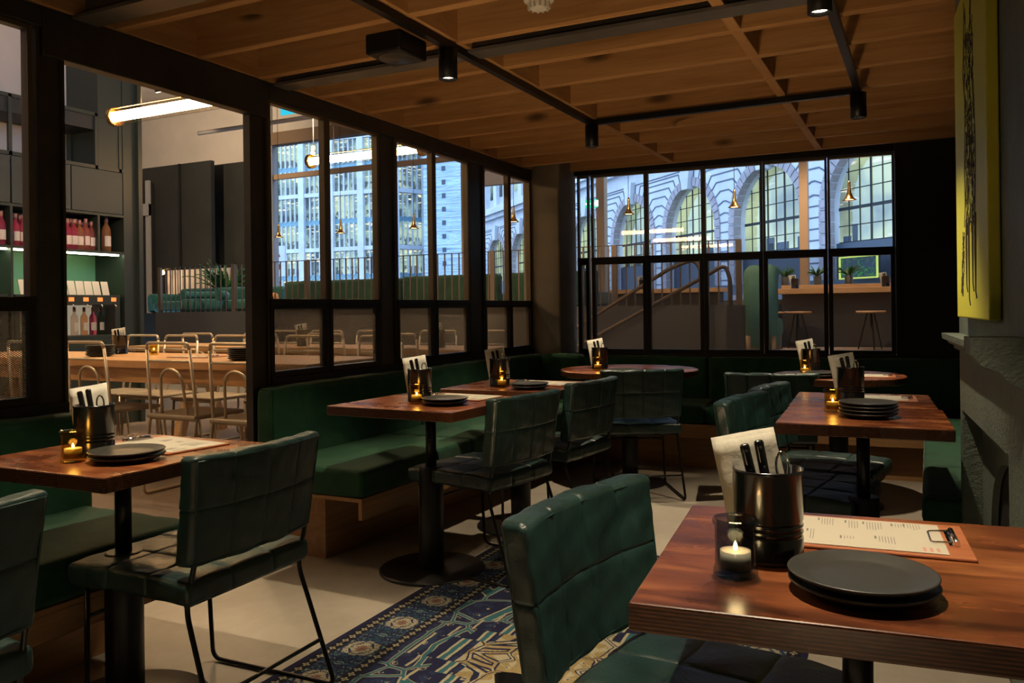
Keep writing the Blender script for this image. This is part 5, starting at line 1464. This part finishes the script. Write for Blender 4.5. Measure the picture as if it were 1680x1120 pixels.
# --- sheeted building
X0,Y0=cw(-8.8,84); X1,Y1=cw(2.0,80)
t=thing('scaffolded_building','tall building wrapped in pale blue scaffold sheeting with small square openings','building',(X0,Y0,0),math.atan2(Y1-Y0,X1-X0))
MB().box(0,12.5,0,8,-3,34).build('sheeted_facade',M['sheet'],t)
for r_ in range(16):
    for k,x in enumerate((2.05,6.2)):
        MB().box(x,x+.38,-.06,0,2.9+r_*1.36,3.36+r_*1.36).build('opening',M['darkpanel'],t)
mb=MB()
for r_ in range(22): mb.box(0,12.5,-.05,0,2.3+r_*1.36,2.34+r_*1.36)
mb.build('sheet_seam',M['stone'],t)
# vertical hanging sign
X0,Y0=cw(-12.7,45)
t=thing('banner_sign','projecting pale street sign with red capital letters beside the grey pillar','sign',(X0,Y0,0),TH)
MB().box(-.75,.45,-.1,.1,3.1,4.75).build('sign_board',M['stone'],t)
def letter(ch,x,z,s,mb):
    strokes={'A':[((-.5,0),(0,1)),((0,1),(.5,0)),((-.28,.4),(.28,.4))],'O':[((-.4,.15),(-.4,.85)),((-.4,.85),(0,1)),((0,1),(.4,.85)),((.4,.85),(.4,.15)),((.4,.15),(0,0)),((0,0),(-.4,.15))]}[ch]
    for a,b in strokes: mb.bar((x+a[0]*s,-.11,z+a[1]*s*1.3),(x+b[0]*s,-.11,z+b[1]*s*1.3),.09,.02,(0,1,0))
mb=MB(); letter('A',0,4.15,.30,mb); letter('O',0,3.42,.30,mb); mb.build('red_letters',emit('red_letter',(.7,.06,.06),.55),t)

# ================================================================= WORLD
w=bpy.data.worlds.new('dusk'); SC.world=w; w.use_nodes=True; nt=w.node_tree; nt.nodes.clear()
out=nt.nodes.new('ShaderNodeOutputWorld'); bg=nt.nodes.new('ShaderNodeBackground'); L(nt,bg.outputs[0],out.inputs[0])
bg.inputs[0].default_value=(.46,.66,1.0,1); bg.inputs[1].default_value=3.7

# ================================================================= CAMERA
cd=bpy.data.cameras.new('camera'); cam=bpy.data.objects.new('camera',cd); COL.objects.link(cam); SC.camera=cam
cd.sensor_fit='HORIZONTAL'; cd.sensor_width=36; cd.lens=1361/1680*36; cd.shift_x=0; cd.shift_y=-52.75/1680
cd.clip_start=.02; cd.clip_end=400
cam.matrix_world=Matrix.Translation((0,0,1.154))@Matrix.Rotation(TH,4,'Z')@Matrix.Rotation(PI/2,4,'X')@Matrix.Rotation(-.0129,4,'Z')
vs=SC.view_settings; SC.display_settings.display_device='sRGB'
vs.view_transform='Standard'; vs.look='None'; vs.exposure=.15; vs.gamma=1; vs.use_curve_mapping=False

# added fill spotlights that brighten the hall, platform and bar
def hall_fill_spot(x,y,z,aim,watt,label,ang=45,col=(1,.74,.46)):
    t=thing('track_spotlight',label,'spotlight',(x,y,z))
    d=(Vector(aim)-Vector((x,y,z))).normalized()
    MB().tube([(0,0,0),d*.12],.045,14).build('lamp_head',M['black'],t)
    MB().tube([d*.121,d*.124],.038,14).build('lamp_lens',M['spotface'],t)
    if z<4.75: MB().tube([(0,0,0),(0,0,5.68-z)],.008,6).build('stem',M['black'],t)
    l=bpy.data.lights.new('hall_fill_spot','SPOT'); l.energy=watt; l.color=col; l.spot_size=math.radians(ang*2); l.spot_blend=.5; l.shadow_soft_size=.05
    lo=bpy.data.objects.new('hall_fill_spot_light',l); COL.objects.link(lo); lo.parent=t; lo.location=d*.15; lo.rotation_euler=d.to_track_quat('-Z','Y').to_euler()
hall_fill_spot(-1.2,10.8,4.7,(-1.2,12.0,.8),620,'added ceiling spotlight over the bar counter, above the view')
hall_fill_spot(-3.0,8.0,4.7,(-3.0,9.6,1.1),260,'added ceiling spotlight over the stair rails, above the view')
hall_fill_spot(-7.5,8.6,4.7,(-7.5,10.2,1.3),300,'added ceiling spotlight over the green bench backs')
hall_fill_spot(-10.6,9.0,4.7,(-11.2,10.9,1.3),300,'added ceiling spotlight over the teal sofa')
hall_fill_spot(-12.0,9.0,4.5,(-14.5,13,4.7),500,'added ceiling spotlight washing the white upper wall',60)
hall_fill_spot(-5.0,4.6,4.7,(-5.0,4.3,.8),230,'added ceiling spotlight over the first oak table')
hall_fill_spot(-4.6,6.2,4.7,(-4.6,5.9,.8),230,'added ceiling spotlight over the second oak table')
hall_fill_spot(-2.0,8.3,4.6,(-1.5,8.75,1.0),150,'added ceiling spotlight over the mint seat',30)
